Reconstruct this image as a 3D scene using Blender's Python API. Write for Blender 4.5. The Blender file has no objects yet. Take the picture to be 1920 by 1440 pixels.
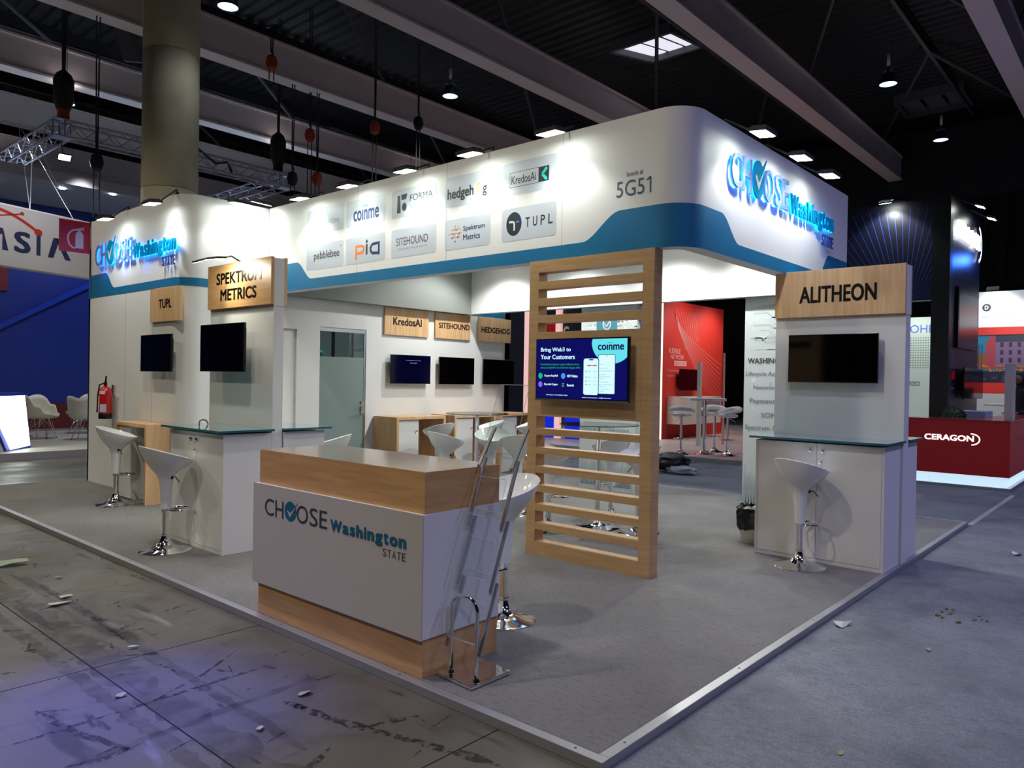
import bpy, bmesh, math, random
from mathutils import Vector, Matrix
random.seed(7)
C = bpy.context.scene.collection
PI = math.pi
sc = bpy.context.scene

# ---------------------------------------------------------------- camera, world, exposure
cd = bpy.data.cameras.new('camera')
cam = bpy.data.objects.new('camera', cd); C.objects.link(cam)
cd.sensor_width = 36; cd.lens = 1399.75 / 1920 * 36; cd.clip_end = 200; cd.clip_start = 0.02
rt = Vector((0.66008101, -0.75100861, 0.01670702)); up = Vector((-0.006206, 0.01678793, 0.99983981)); fw = Vector((0.75116879, 0.66007895, -0.00642064))
cam.matrix_world = Matrix(((rt.x, up.x, -fw.x, -2.44212), (rt.y, up.y, -fw.y, -1.64233), (rt.z, up.z, -fw.z, 1.5), (0, 0, 0, 1)))
sc.camera = cam
w = bpy.data.worlds.new('world'); sc.world = w; w.use_nodes = True
w.node_tree.nodes['Background'].inputs[0].default_value = (0.35, 0.4, 0.55, 1)
w.node_tree.nodes['Background'].inputs[1].default_value = 0.02
sc.view_settings.view_transform = 'Standard'; sc.view_settings.look = 'None'
sc.view_settings.exposure = 0.75; sc.view_settings.gamma = 1; sc.view_settings.use_curve_mapping = False
sc.cycles.max_bounces = 6; sc.cycles.diffuse_bounces = 3; sc.cycles.glossy_bounces = 4
sc.cycles.transparent_max_bounces = 12; sc.cycles.sample_clamp_indirect = 4
sc.cycles.use_denoising = True
P_FLOOD = 13.0      # watts of one arm flood on a booth
P_UP = 10.0
P_BAY = 420.0       # watts of one high-bay lamp of the hall

# ---------------------------------------------------------------- materials
MATS = {}
def lin(h):
    h = h.lstrip('#'); r = [int(h[i:i+2], 16) / 255 for i in (0, 2, 4)]
    return tuple(c / 12.92 if c <= .04045 else ((c + .055) / 1.055) ** 2.4 for c in r) + (1,)
def mat(name, col, rough=.5, metal=0, emit=None, es=0, spec=None, coat=0, bump=None, var=None, trans=0):
    """bump=(scale,strength)  var=(scale,amount) mottles the colour"""
    if name in MATS: return MATS[name]
    m = bpy.data.materials.new(name); m.use_nodes = True; nt = m.node_tree; b = nt.nodes['Principled BSDF']
    c = lin(col) if isinstance(col, str) else tuple(col) + (1,)
    b.inputs['Base Color'].default_value = c; b.inputs['Roughness'].default_value = rough; b.inputs['Metallic'].default_value = metal
    if spec is not None: b.inputs['Specular IOR Level'].default_value = spec
    if coat: b.inputs['Coat Weight'].default_value = coat; b.inputs['Coat Roughness'].default_value = .08
    if trans: b.inputs['Transmission Weight'].default_value = trans
    if emit:
        b.inputs['Emission Color'].default_value = lin(emit) if isinstance(emit, str) else tuple(emit) + (1,)
        b.inputs['Emission Strength'].default_value = es
    if bump or var:
        g = nt.nodes.new('ShaderNodeNewGeometry')
    if bump:
        n = nt.nodes.new('ShaderNodeTexNoise'); n.inputs['Scale'].default_value = bump[0]; n.inputs['Detail'].default_value = 4
        nt.links.new(g.outputs['Position'], n.inputs['Vector'])
        bp = nt.nodes.new('ShaderNodeBump'); bp.inputs['Strength'].default_value = bump[1]; bp.inputs['Distance'].default_value = .01
        nt.links.new(n.outputs[0], bp.inputs['Height']); nt.links.new(bp.outputs[0], b.inputs['Normal'])
    if var:
        n = nt.nodes.new('ShaderNodeTexNoise'); n.inputs['Scale'].default_value = var[0]; n.inputs['Detail'].default_value = 5
        nt.links.new(g.outputs['Position'], n.inputs['Vector'])
        r = nt.nodes.new('ShaderNodeMapRange'); r.inputs[1].default_value = .3; r.inputs[2].default_value = .7
        r.inputs[3].default_value = 1 - var[1]; r.inputs[4].default_value = 1 + var[1]
        nt.links.new(n.outputs[0], r.inputs[0])
        mx = nt.nodes.new('ShaderNodeMix'); mx.data_type = 'RGBA'; mx.blend_type = 'MULTIPLY'; mx.inputs[0].default_value = 1
        mx.inputs[6].default_value = c; nt.links.new(r.outputs[0], mx.inputs[7]); nt.links.new(mx.outputs[2], b.inputs['Base Color'])
    MATS[name] = m; return m
def wood(name, c1, c2, vertical=False, rough=.38):
    m = bpy.data.materials.new(name); m.use_nodes = True; nt = m.node_tree; b = nt.nodes['Principled BSDF']
    g = nt.nodes.new('ShaderNodeNewGeometry'); mp = nt.nodes.new('ShaderNodeMapping')
    mp.inputs['Scale'].default_value = (22, 22, 1.2) if vertical else (2.2, 2.2, 26)
    nt.links.new(g.outputs['Position'], mp.inputs[0])
    n = nt.nodes.new('ShaderNodeTexNoise'); n.inputs['Scale'].default_value = 1.3; n.inputs['Detail'].default_value = 7; n.inputs['Distortion'].default_value = .6
    nt.links.new(mp.outputs[0], n.inputs['Vector'])
    r = nt.nodes.new('ShaderNodeValToRGB'); r.color_ramp.elements[0].position = .35; r.color_ramp.elements[1].position = .68
    r.color_ramp.elements[0].color = lin(c1); r.color_ramp.elements[1].color = lin(c2)
    nt.links.new(n.outputs[0], r.inputs[0]); nt.links.new(r.outputs[0], b.inputs['Base Color']); b.inputs['Roughness'].default_value = rough
    MATS[name] = m; return m
def clear(name, tint, gloss=.12, frost=None):
    """pane: mostly see-through with a mirror sheen that grows towards the edge"""
    m = bpy.data.materials.new(name); m.use_nodes = True; nt = m.node_tree; nt.nodes.clear()
    o = nt.nodes.new('ShaderNodeOutputMaterial'); t = nt.nodes.new('ShaderNodeBsdfTransparent'); t.inputs[0].default_value = tuple(tint) + (1,)
    gl = nt.nodes.new('ShaderNodeBsdfGlossy'); gl.inputs['Roughness'].default_value = .02
    f = nt.nodes.new('ShaderNodeFresnel'); f.inputs[0].default_value = 1.45
    a = nt.nodes.new('ShaderNodeMath'); a.operation = 'MULTIPLY'; a.inputs[1].default_value = gloss; a.use_clamp = True
    mx = nt.nodes.new('ShaderNodeMixShader')
    nt.links.new(f.outputs[0], a.inputs[0]); nt.links.new(a.outputs[0], mx.inputs[0]); nt.links.new(t.outputs[0], mx.inputs[1]); nt.links.new(gl.outputs[0], mx.inputs[2])
    nt.links.new(mx.outputs[0], o.inputs[0]); MATS[name] = m; return m
def floor_mat(name, base, dark, light, streaks, rough, grain=260, worn=True):
    m = bpy.data.materials.new(name); m.use_nodes = True; nt = m.node_tree; b = nt.nodes['Principled BSDF']; N = nt.nodes.new; L = nt.links.new
    g = N('ShaderNodeNewGeometry')
    def noise(scale, detail=6, mp=None, rot=0, dist=0):
        src = g.outputs['Position']
        if mp:
            mm = N('ShaderNodeMapping'); mm.inputs['Scale'].default_value = mp; mm.inputs['Rotation'].default_value = (0, 0, rot); L(src, mm.inputs[0]); src = mm.outputs[0]
        n = N('ShaderNodeTexNoise'); n.inputs['Scale'].default_value = scale; n.inputs['Detail'].default_value = detail; n.inputs['Distortion'].default_value = dist; L(src, n.inputs['Vector']); return n.outputs[0]
    def ramp(src, a, bb):
        r = N('ShaderNodeMapRange'); r.inputs[1].default_value = a; r.inputs[2].default_value = bb; L(src, r.inputs[0]); return r.outputs[0]
    def mix(fac, c1, c2, amt=1):
        mx = N('ShaderNodeMix'); mx.data_type = 'RGBA'
        if amt != 1:
            k = N('ShaderNodeMath'); k.operation = 'MULTIPLY'; k.inputs[1].default_value = amt; L(fac, k.inputs[0]); fac = k.outputs[0]
        L(fac, mx.inputs[0])
        for i, c in ((6, c1), (7, c2)):
            if isinstance(c, tuple): mx.inputs[i].default_value = c
            else: L(c, mx.inputs[i])
        return mx.outputs[2]
    col = mix(ramp(noise(.9, 8), .35, .65), lin(base), lin(light))
    col = mix(ramp(noise(2.6, 9, dist=.5), .5, .72), col, lin(dark), .55 if worn else .25)
    if streaks:
        for mp, rot, a, sc_, amt in (((1, .12, 1), .35, .62, 6, .8), ((1, .1, 1), 1.2, .64, 5, .75), ((.14, 1, 1), .1, .66, 4, .85), ((1, .35, 1), 2.2, .68, 9, .9)):
            col = mix(ramp(noise(sc_, 9, mp, rot, .4), a, a + .05), col, lin(dark), amt)
        col = mix(ramp(noise(7, 9, (1, .2, 1), .7), .66, .74), col, lin('#8d8f92'), .5)
    col = mix(ramp(noise(grain, 2), .35, .65), col, lin(dark), .22 if streaks else .5)
    if not streaks: col = mix(ramp(noise(grain * .35, 3, (1, .4, 1), .5), .5, .75), col, lin(dark), .45)
    L(col, b.inputs['Base Color'])
    L(mix(ramp(noise(1.7, 6), .35, .7), (rough,) * 3 + (1,), (min(1, rough + .25),) * 3 + (1,)), b.inputs['Roughness'])
    bp = N('ShaderNodeBump'); bp.inputs['Strength'].default_value = .12 if streaks else .5; bp.inputs['Distance'].default_value = .004
    L(noise(grain if not streaks else 60, 4), bp.inputs['Height']); L(bp.outputs[0], b.inputs['Normal'])
    MATS[name] = m; return m

white = mat('white_laminate', '#dcdcda', .45)
warmwhite = mat('desk_front_white', '#bdb8ab', .5)
wallm = mat('wall_white', '#dedfde', .6, bump=(90, .03))
liner = mat('liner_grey', '#7d827e', .65)
teal = mat('teal_print', '#006c9a', .5)
greytile = mat('logo_tile', '#bcc4cd', .5)
dkink = mat('ink_dark', '#202a30', .5)
black = mat('black_plastic', '#0a0a0c', .3)
blackm = mat('black_matte', '#111214', .7)
navy = mat('ink_navy', '#16315e', .5); tealink = mat('ink_teal', '#0d5f78', .5); orange = mat('ink_orange', '#ee8a3c', .5); peach = mat('ink_peach', '#eeb184', .5)
greyink = mat('ink_grey', '#33393e', .5); ltink = mat('ink_light', '#7f888f', .5); aqua = mat('ink_aqua', '#28cfc8', .5)
beech = wood('beech', '#c0925e', '#cfa36e'); beechv = wood('beech_vertical', '#c99f72', '#dab78c', True); beechd = wood('beech_frame', '#b39066', '#c19f72', rough=.4)
chrome = mat('chrome', (.85, .86, .88), .07, 1); steel = mat('steel', (.55, .56, .58), .3, 1); alum = mat('aluminium', '#a6a7ab', .38, .6)
gloss = mat('glossy_white_abs', '#e2e5e6', .12, coat=.6)
glass = clear('clear_glass', (.86, .93, .92), 1); acryl = clear('acrylic', (.975, .985, .985), .10); tglass = clear('smoked_table_glass', (.55, .62, .62), .8)
gtop = mat('teal_glass_top', '#3f8fa0', .05, coat=1); gedge = mat('teal_glass_edge', '#04606e', .08, coat=1)
frost = mat('frosted_glass_film', '#7d8f8c', .35, coat=.3)
screen = mat('dark_screen', '#020204', .09, spec=.35); bezel = mat('tv_bezel', '#060608', .25)
redp = mat('extinguisher_red', '#c01a1e', .25, coat=.5); cred = mat('stand_red', '#d01a22', .4); wred = mat('wall_red', '#c02c20', .55); hred = mat('hoist_red', '#a83a28', .5)
lampm = mat('flood_lens', '#ffffff', .5, emit='#f6fff4', es=26); bayl = mat('bay_lens', '#ffffff', .5, emit='#e4fbff', es=2.2)
ledb = mat('led_blue', '#1030ff', .5, emit=(.0, .22, 1.), es=2); ledc = mat('led_cyan', '#10c0ff', .5, emit=(.01, .36, 1.), es=1.8); ledw = mat('led_white', '#ffffff', .5, emit='#bfe2f0', es=.55)
carpet = floor_mat('carpet_platform', '#73726f', '#454648', '#82817e', False, .95, 130, False)
aisle = floor_mat('carpet_aisle', '#6c717a', '#3f454d', '#7a7f88', False, .6, 110)
concrete = floor_mat('concrete_worn', '#57534a', '#201f1f', '#615d50', True, .42, 180)
conccol = mat('concrete_column', '#b5ac92', .85, bump=(40, .3), var=(2.2, .14))
beamm = mat('beam_paint', '#ddd0cf', .6, var=(.8, .05)); deckm = mat('deck_dark', '#1c1c20', .7); darkst = mat('dark_steel', '#26262a', .6)
trussm = mat('truss_alloy', '#9c98a8', .35, .7)
bluew = mat('blue_wall', '#0a2a86', .5); dkblue = mat('tower_navy', '#0c1026', .4); offw = mat('off_white_plastic', '#c8c5ba', .4)
lightfloor = mat('pale_platform', '#a9a69c', .5, bump=(200, .05))

# ---------------------------------------------------------------- mesh helpers
class MB:
    def __init__(s): s.v = []; s.f = []; s.m = []; s.mats = []
    def mi(s, m):
        if m not in s.mats: s.mats.append(m)
        return s.mats.index(m)
    def add(s, v, f, m):
        o = len(s.v); k = s.mi(m); s.v += [tuple(p) for p in v]
        for q in f: s.f.append([i + o for i in q]); s.m.append(k)
        return s
    def box(s, x0, x1, y0, y1, z0, z1, m):
        v = [(x, y, z) for x in (x0, x1) for y in (y0, y1) for z in (z0, z1)]
        return s.add(v, [(0, 1, 3, 2), (4, 6, 7, 5), (0, 4, 5, 1), (2, 3, 7, 6), (0, 2, 6, 4), (1, 5, 7, 3)], m)
    def obox(s, fr, a0, a1, b0, b1, c0, c1, m):
        v = [fr.p(a, b, c) for a in (a0, a1) for b in (b0, b1) for c in (c0, c1)]
        return s.add(v, [(0, 1, 3, 2), (4, 6, 7, 5), (0, 4, 5, 1), (2, 3, 7, 6), (0, 2, 6, 4), (1, 5, 7, 3)], m)
    def bar(s, p, q, wd, th, m, upv=(0, 0, 1)):
        p = Vector(p); q = Vector(q); d = (q - p).normalized(); u = Vector(upv)
        if abs(d.dot(u)) > .98: u = Vector((0, 1, 0))
        a = d.cross(u).normalized() * wd / 2; b = a.cross(d).normalized() * th / 2
        v = [e + i * a + j * b for e in (p, q) for i, j in ((-1, -1), (1, -1), (1, 1), (-1, 1))]
        return s.add(v, [(3, 2, 1, 0), (4, 5, 6, 7), (0, 1, 5, 4), (1, 2, 6, 5), (2, 3, 7, 6), (3, 0, 4, 7)], m)
    def tube(s, pts, r, m, n=10, closed=False, caps=True):
        pts = [Vector(p) for p in pts]; k = len(pts); rs = r if isinstance(r, (list, tuple)) else [r] * k
        V = []; ref = None
        for i, p in enumerate(pts):
            if closed: d = pts[(i + 1) % k] - pts[i - 1]
            else: d = pts[min(i + 1, k - 1)] - pts[max(i - 1, 0)]
            d.normalize()
            if ref is None: ref = Vector((0, 0, 1)) if abs(d.z) < .9 else Vector((1, 0, 0))
            a = d.cross(ref).normalized(); b = a.cross(d).normalized(); ref = b
            for j in range(n):
                t = 2 * PI * j / n; V.append(p + rs[i] * (math.cos(t) * a + math.sin(t) * b))
        F = []
        for i in range(k if closed else k - 1):
            i2 = (i + 1) % k
            for j in range(n): F.append((i * n + j, i * n + (j + 1) % n, i2 * n + (j + 1) % n, i2 * n + j))
        if caps and not closed: F.append(tuple(range(n))[::-1]); F.append(tuple((k - 1) * n + j for j in range(n)))
        return s.add(V, F, m)
    def lathe(s, prof, c, m, n=28, tilt=None, ang=0):
        """prof [(r,z[,w])]; tilt adds w*tilt*cos to z"""
        V = []; F = []; cx, cy, cz = c
        for q in prof:
            r, z = q[0], q[1]; wt = q[2] if len(q) > 2 else 0
            for j in range(n):
                t = 2 * PI * j / n; V.append((cx + r * math.cos(t), cy + r * math.sin(t), cz + z + (wt * tilt * math.cos(t - ang) if tilt else 0)))
        for i in range(len(prof) - 1):
            for j in range(n): F.append((i * n + j, i * n + (j + 1) % n, (i + 1) * n + (j + 1) % n, (i + 1) * n + j))
        if prof[0][0] > .0005: F.append(tuple(range(n))[::-1])
        if prof[-1][0] > .0005: F.append(tuple((len(prof) - 1) * n + j for j in range(n)))
        return s.add(V, F, m)
    def poly(s, fr, pts, m, c=.0015):
        if len(pts) < 3: return s
        ar = sum(pts[i][0] * pts[(i + 1) % len(pts)][1] - pts[(i + 1) % len(pts)][0] * pts[i][1] for i in range(len(pts)))
        if ar < 0: pts = pts[::-1]
        return s.add([fr.p(a, b, c) for a, b in pts], [tuple(range(len(pts)))], m)
    def rect(s, fr, a0, a1, b0, b1, m, c=.0015): return s.poly(fr, [(a0, b0), (a1, b0), (a1, b1), (a0, b1)], m, c)
    def rrect(s, fr, a0, a1, b0, b1, r, m, c=.0015): return s.poly(fr, rr(a0, a1, b0, b1, r), m, c)
    def disc(s, fr, a, b, ra, rb, m, c=.0015, n=28): return s.poly(fr, [(a + ra * math.cos(2 * PI * i / n), b + rb * math.sin(2 * PI * i / n)) for i in range(n)], m, c)
    def line(s, fr, pts, wd, m, c=.0015):
        for (a0, b0), (a1, b1) in zip(pts, pts[1:]):
            d = Vector((a1 - a0, b1 - b0)); l = d.length
            if l < 1e-6: continue
            n = Vector((-d.y, d.x)) / l * wd / 2
            s.poly(fr, [(a0 - n.x, b0 - n.y), (a1 - n.x, b1 - n.y), (a1 + n.x, b1 + n.y), (a0 + n.x, b0 + n.y)], m, c)
        return s
    def prism(s, fr, pts, c0, c1, m):
        ar = sum(pts[i][0] * pts[(i + 1) % len(pts)][1] - pts[(i + 1) % len(pts)][0] * pts[i][1] for i in range(len(pts)))
        if ar < 0: pts = pts[::-1]
        k = len(pts); V = [fr.p(a, b, c0) for a, b in pts] + [fr.p(a, b, c1) for a, b in pts]
        F = [tuple(range(k))[::-1], tuple(range(k, 2 * k))] + [(i, (i + 1) % k, (i + 1) % k + k, i + k) for i in range(k)]
        return s.add(V, F, m)
    def text(s, fr, t, a0, a1, b0, b1, m, wt=0., c=.0018, depth=0):
        """fit text t to the rectangle a0..a1 x b0..b1 of frame fr; depth>0 makes solid letters"""
        V, F, (x0, x1, y0, y1) = text_geo(t, wt, depth > 0)
        if a1 is None: a1 = a0 + (x1 - x0) * (b1 - b0) / (y1 - y0)
        sx = (a1 - a0) / max(x1 - x0, 1e-6); sy = (b1 - b0) / max(y1 - y0, 1e-6)
        return s.add([fr.p(a0 + (x - x0) * sx, b0 + (y - y0) * sy, (c + (z * .5 + .5) * depth) if depth else c + z) for x, y, z in V], F, m)
    def build(s, name, parent=None, loc=None, smooth=False, bevel=0, kind=None):
        me = bpy.data.meshes.new(name); L = Vector(loc) if loc is not None else (parent['_l'] if parent is not None and '_l' in parent else Vector((0, 0, 0)))
        L = Vector(L); me.from_pydata([Vector(p) - L for p in s.v], [], s.f)
        for m in s.mats: me.materials.append(m)
        me.polygons.foreach_set('material_index', s.m); me.validate(); me.update()
        if smooth: me.shade_smooth(); me.set_sharp_from_angle(angle=math.radians(38))
        o = bpy.data.objects.new(name, me); C.objects.link(o)
        if parent is not None: o.parent = parent; o['_l'] = tuple(L)
        else: o.location = L; o['_l'] = tuple(L)
        if bevel:
            b = o.modifiers.new('bevel', 'BEVEL'); b.width = bevel; b.segments = 2; b.limit_method = 'ANGLE'
        if kind: o['kind'] = kind
        return o
def rr(a0, a1, b0, b1, r, n=5):
    P = []
    for cx, cy, t0 in ((a1 - r, b1 - r, 0), (a0 + r, b1 - r, PI / 2), (a0 + r, b0 + r, PI), (a1 - r, b0 + r, 1.5 * PI)):
        P += [(cx + r * math.cos(t0 + PI / 2 * i / n), cy + r * math.sin(t0 + PI / 2 * i / n)) for i in range(n + 1)]
    return P
class Fr:
    def __init__(s, o, u, v=(0, 0, 1)): s.o = Vector(o); s.u = Vector(u).normalized(); s.v = Vector(v).normalized(); s.n = s.u.cross(s.v)
    def p(s, a, b, c=0): return s.o + s.u * a + s.v * b + s.n * c
def FX(x, y=0, z=0): return Fr((x, y, z), (0, -1, 0))     # faces -X; a = -(Y-y)
def FY(y, x=0, z=0): return Fr((x, y, z), (1, 0, 0))      # faces -Y; a = X-x
_tg = {}
def text_geo(t, wt, solid):
    k = (t, wt, solid)
    if k in _tg: return _tg[k]
    cu = bpy.data.curves.new('t', 'FONT'); cu.body = t; cu.size = 1; cu.resolution_u = 3; cu.fill_mode = 'BOTH' if solid else 'FRONT'
    cu.extrude = 1 if solid else 0
    ob = bpy.data.objects.new('t', cu); C.objects.link(ob)
    bpy.context.view_layer.update()
    ev = ob.evaluated_get(bpy.context.evaluated_depsgraph_get()); me = ev.to_mesh()
    V = [tuple(v.co) for v in me.vertices]; F = [tuple(p.vertices) for p in me.polygons]
    ev.to_mesh_clear(); bpy.data.objects.remove(ob); bpy.data.curves.remove(cu)
    xs = [v[0] for v in V] or [0, 1]; ys = [v[1] for v in V] or [0, 1]
    if wt > 0:      # bolder strokes: the same glyphs laid over each other with small shifts
        V0, F0 = V, F; V = []; F = []
        for kk, (dx, dy) in enumerate(((-wt, -wt), (wt, -wt), (-wt, wt), (wt, wt), (0, 0))):
            o_ = len(V); V += [(v[0] + dx, v[1] + dy * .7, v[2] + kk * (.02 if solid else .0003)) for v in V0]; F += [tuple(i + o_ for i in f_) for f_ in F0]
        xs = [v[0] for v in V]; ys = [v[1] for v in V]
    _tg[k] = (V, F, (min(xs), max(xs), min(ys), max(ys))); return _tg[k]

def props(o, label, cat, group=None, kind=None):
    if label: o['label'] = label
    if cat: o['category'] = cat
    if group: o['group'] = group
    if kind: o['kind'] = kind
    return o
def thing(name, label, cat, loc=(0, 0, 0), group=None):
    o = bpy.data.objects.new(name, None); C.objects.link(o); o.location = loc; o['_l'] = tuple(loc); o.empty_display_size = .1
    return props(o, label, cat, group)
def struct(o): o['kind'] = 'structure'; return o
def copy_tree(o, parent=None):
    c = o.copy(); C.objects.link(c); c.parent = parent
    for ch in [x for x in o.children]: copy_tree(ch, c)
    return c
def place(src, used, loc, rz, label, group=None, scale=1):
    """first call moves the model itself, later calls copy it with its parts"""
    r = src if not used else copy_tree(src)
    used.append(1); r.location = loc; r.rotation_euler = (0, 0, rz); r['label'] = label
    if scale != 1: r.scale = (scale,) * 3
    if group: r['group'] = group
    return r
def spot(parent, loc, target, power, angle, blend=.5, col=(1, 1, 1), r=.06, name='light'):
    l = bpy.data.lights.new(name, 'SPOT'); l.energy = power; l.spot_size = math.radians(angle); l.spot_blend = blend; l.color = col; l.shadow_soft_size = r
    o = bpy.data.objects.new(name, l); C.objects.link(o)
    L = Vector(parent['_l']) if parent is not None else Vector((0, 0, 0))
    o.parent = parent; o.location = Vector(loc) - L; d = Vector(target) - Vector(loc)
    o.rotation_euler = d.to_track_quat('-Z', 'Y').to_euler(); return o

# ---------------------------------------------------------------- hall: floor
GZ = -.045
fl = thing('floor', None, None, (0, 0, GZ)); fl['kind'] = 'structure'
MB().box(-30, 60, -30, 60, GZ - .3, GZ - .012, blackm).build('subfloor', fl)
xs = [-14, -7.6, -4.2, -.95, 3.4, 9, 16]; ys = [-12, -7, -2.2, .55, 2.55, 6.6, 9.9, 13.2, 20, 34]
for i in range(len(xs) - 1):
    for j in range(len(ys) - 1):
        if xs[i] >= 3.3 and ys[j] < 9.8: continue
        MB().box(xs[i] + .004, xs[i + 1] - .004, ys[j] + .004, ys[j + 1] - .004, GZ - .02, GZ, concrete).build('concrete_slab', fl)
MB().box(.03, 45, -14, -.002, GZ - .004, GZ + .004, aisle).box(7.16, 45, -.002, 34, GZ - .004, GZ + .004, aisle).build('aisle_carpet', fl)
o = MB().box(7.2, 10.3, -.035, .02, GZ + .004, GZ + .006, mat('tape_pale', '#a7a5a8', .4)).build('floor_tape', loc=(7.2, 0, GZ))
props(o, 'pale tape strip on the aisle carpet from the platform corner to the red counter', 'tape')

# ---------------------------------------------------------------- hall: ceiling, beams, walls
ce = thing('ceiling', None, None, (10, 10, 10)); ce['kind'] = 'structure'
DZ = 10.0
d = MB(); n = 0; y0, y1 = -14, 44; V = []; F = []
x = -14.0
while x < 30:
    for dx, z in ((0, DZ), (.12, DZ), (.16, DZ + .07), (.28, DZ + .07), (.32, DZ)):
        V += [(x + dx, y0, z), (x + dx, y1, z)]
    x += .32
F = [(2 * i, 2 * i + 1, 2 * i + 3, 2 * i + 2) for i in range(len(V) // 2 - 1)]
d.add(V, F, deckm); d.build('roof_deck', ce)
MB().box(-14, 30, -14, 44, DZ + .2, DZ + .3, blackm).build('roof_slab', ce)
for k in range(-2, 9):
    yc = .87 + 4.08 * k
    b = MB(); b.box(-13, 23.3, yc - .2, yc + .2, 7.98, 8.03, beamm).box(-13, 23.3, yc - .2, yc + .2, 8.68, 8.73, beamm).box(-13, 23.3, yc - .16, yc + .16, 8.03, 8.68, beamm)
    b.build('ceiling_beam', ce)
    q = MB(); q.box(-13, 30, yc + 1.98, yc + 2.06, DZ - .35, DZ - .33, mat('purlin_grey', '#4a4a50', .6)).box(-13, 30, yc + 2.0, yc + 2.04, DZ - .33, DZ, darkst)
    q.build('purlin', ce)
    for xb in (-6, 0, 6, 12, 18):
        MB().tube([(xb, yc + 2.02, DZ - .3), (xb + 3.2, yc + 3.9, 8.75)], .045, mat('brace_grey', '#3a3a40', .6), 6).build('brace', ce)
        MB().tube([(xb, yc + 2.02, DZ - .3), (xb + 3.2, yc + .15, 8.75)], .045, MATS['brace_grey'], 6).build('brace', ce)
MB().box(23.3, 23.7, -14, 44, 7.2, 9.4, deckm).build('cross_girder', ce)
# hall walls: dark corrugated sheet
def ribwall(name, axis, pos, a0, a1, z0, z1):
    m = MB(); step = .6; a = a0; t = .12
    if axis == 'x': m.box(pos, pos + .2, a0, a1, z0, z1, deckm)
    else: m.box(a0, a1, pos, pos + .2, z0, z1, deckm)
    while a < a1:
        if axis == 'x': m.box(pos - .08, pos, a, a + .3, 5.2, z1, darkst)
        else: m.box(a, a + .3, pos - .08, pos, 5.2, z1, darkst)
        a += step
    return struct(m.build(name))
ribwall('wall_right', 'x', 29.5, -14, 44, GZ, DZ + .3); ribwall('wall_back', 'y', 43.5, -14, 29.5, GZ, DZ + .3)
struct(MB().box(-14.2, -14, -14, 44, GZ, DZ + .3, deckm).build('wall_left')); struct(MB().box(-14, 29.5, -14.2, -14, GZ, DZ + .3, deckm).build('wall_front'))
# skylights
def skylight(pts, label, lit):
    t = thing('skylight', label, 'skylight', tuple(pts[0]) + (DZ - .25,))
    (ax, ay), (bx, by), (cx, cy), (dx, dy) = pts
    m = MB(); sk = mat('skylight_frame', '#55565c', .6)
    for (p, q) in ((pts[0], pts[1]), (pts[1], pts[2]), (pts[2], pts[3]), (pts[3], pts[0])):
        m.bar(p + (DZ - .14,), q + (DZ - .14,), .09, .26, sk)
    m.build('curb', t)
    g = MB(); mm = mat('skylight_pane_lit', '#ffffff', .5, emit='#f3f1ff', es=.5) if lit else mat('skylight_pane_dull', '#6b6d75', .6)
    for i in range(3):
        u0, u1 = i / 3 + .03, (i + 1) / 3 - .03
        L = lambda p, q, t_: (p[0] + (q[0] - p[0]) * t_, p[1] + (q[1] - p[1]) * t_)
        P = [L(pts[0], pts[1], u0), L(pts[0], pts[1], u1), L(pts[3], pts[2], u1), L(pts[3], pts[2], u0)]
        MB().add([p + (DZ - .1,) for p in P] + [p + (DZ - .12,) for p in P], [(0, 1, 2, 3), (7, 6, 5, 4), (0, 4, 5, 1), (1, 5, 6, 2), (2, 6, 7, 3), (3, 7, 4, 0)], mm).build('pane', t)
skylight([(13.2, 9.0), (13.2, 7.3), (14.4, 7.1), (14.4, 8.5)], 'bright daylit roof skylight with dark glazing bars above the booth', True)
skylight([(21.3, 4.5), (21.3, 2.8), (22.8, 2.8), (22.8, 4.5)], 'dull grey unlit roof skylight at the right beyond the hanging lamps', False)
# concrete columns
def column(x, y, r, top, label):
    t = thing('concrete_column', label, 'column', (x, y, GZ)); z = GZ; n = 0
    while z < top - .1:
        z1 = min(z + 2.35, top)
        MB().lathe([(r - .006, z + .008), (r, z + .02), (r, z1 - .01), (r - .006, z1)], (x, y, 0), conccol, 40).build('column_lift', t, smooth=True); z = z1
    return t
column(3.36, 11.45, .455, DZ, 'thick round concrete column rising behind the left end of the booth')
column(23.5, 5.0, .45, 7.3, 'distant round concrete column under the end of a roof beam')

# high-bay lamps
def high_bay():
    t = thing('high_bay_lamp', '', 'lamp')
    m = MB(); m.lathe([(.09, .22), (.115, .2), (.165, .03), (.17, 0), (.16, 0), (.155, .02)], (0, 0, 0), mat('bay_shell', '#27406e', .3, .7), 24).build('shade', t, smooth=True)
    MB().lathe([(.157, .012), (0.001, .02)], (0, 0, 0), bayl, 24).build('diffuser', t)
    f = MB()
    for i in range(16):
        a = 2 * PI * i / 16; f.bar((.06 * math.cos(a), .06 * math.sin(a), .24), (.1 * math.cos(a), .1 * math.sin(a), .24), .006, .05, steel)
    f.build('heat_sink', t); MB().tube([(0, 0, .22), (0, 0, .6)], .03, darkst, 10).tube([(0, 0, .6), (0, 0, 2.5)], .006, darkst, 6).build('stem', t)
    spot(t, (0, 0, -.02), (0, 0, -5), P_BAY, 140, .6, (.80, .90, 1.0), .16)
    spot(t, (0, 0, .34), (0, 0, 5), P_UP, 165, .6, (1.0, .90, .88), .16, 'uplight')     # added upward light above the shade, brightens roof and beams
    return t
hb = high_bay(); used = []
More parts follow.
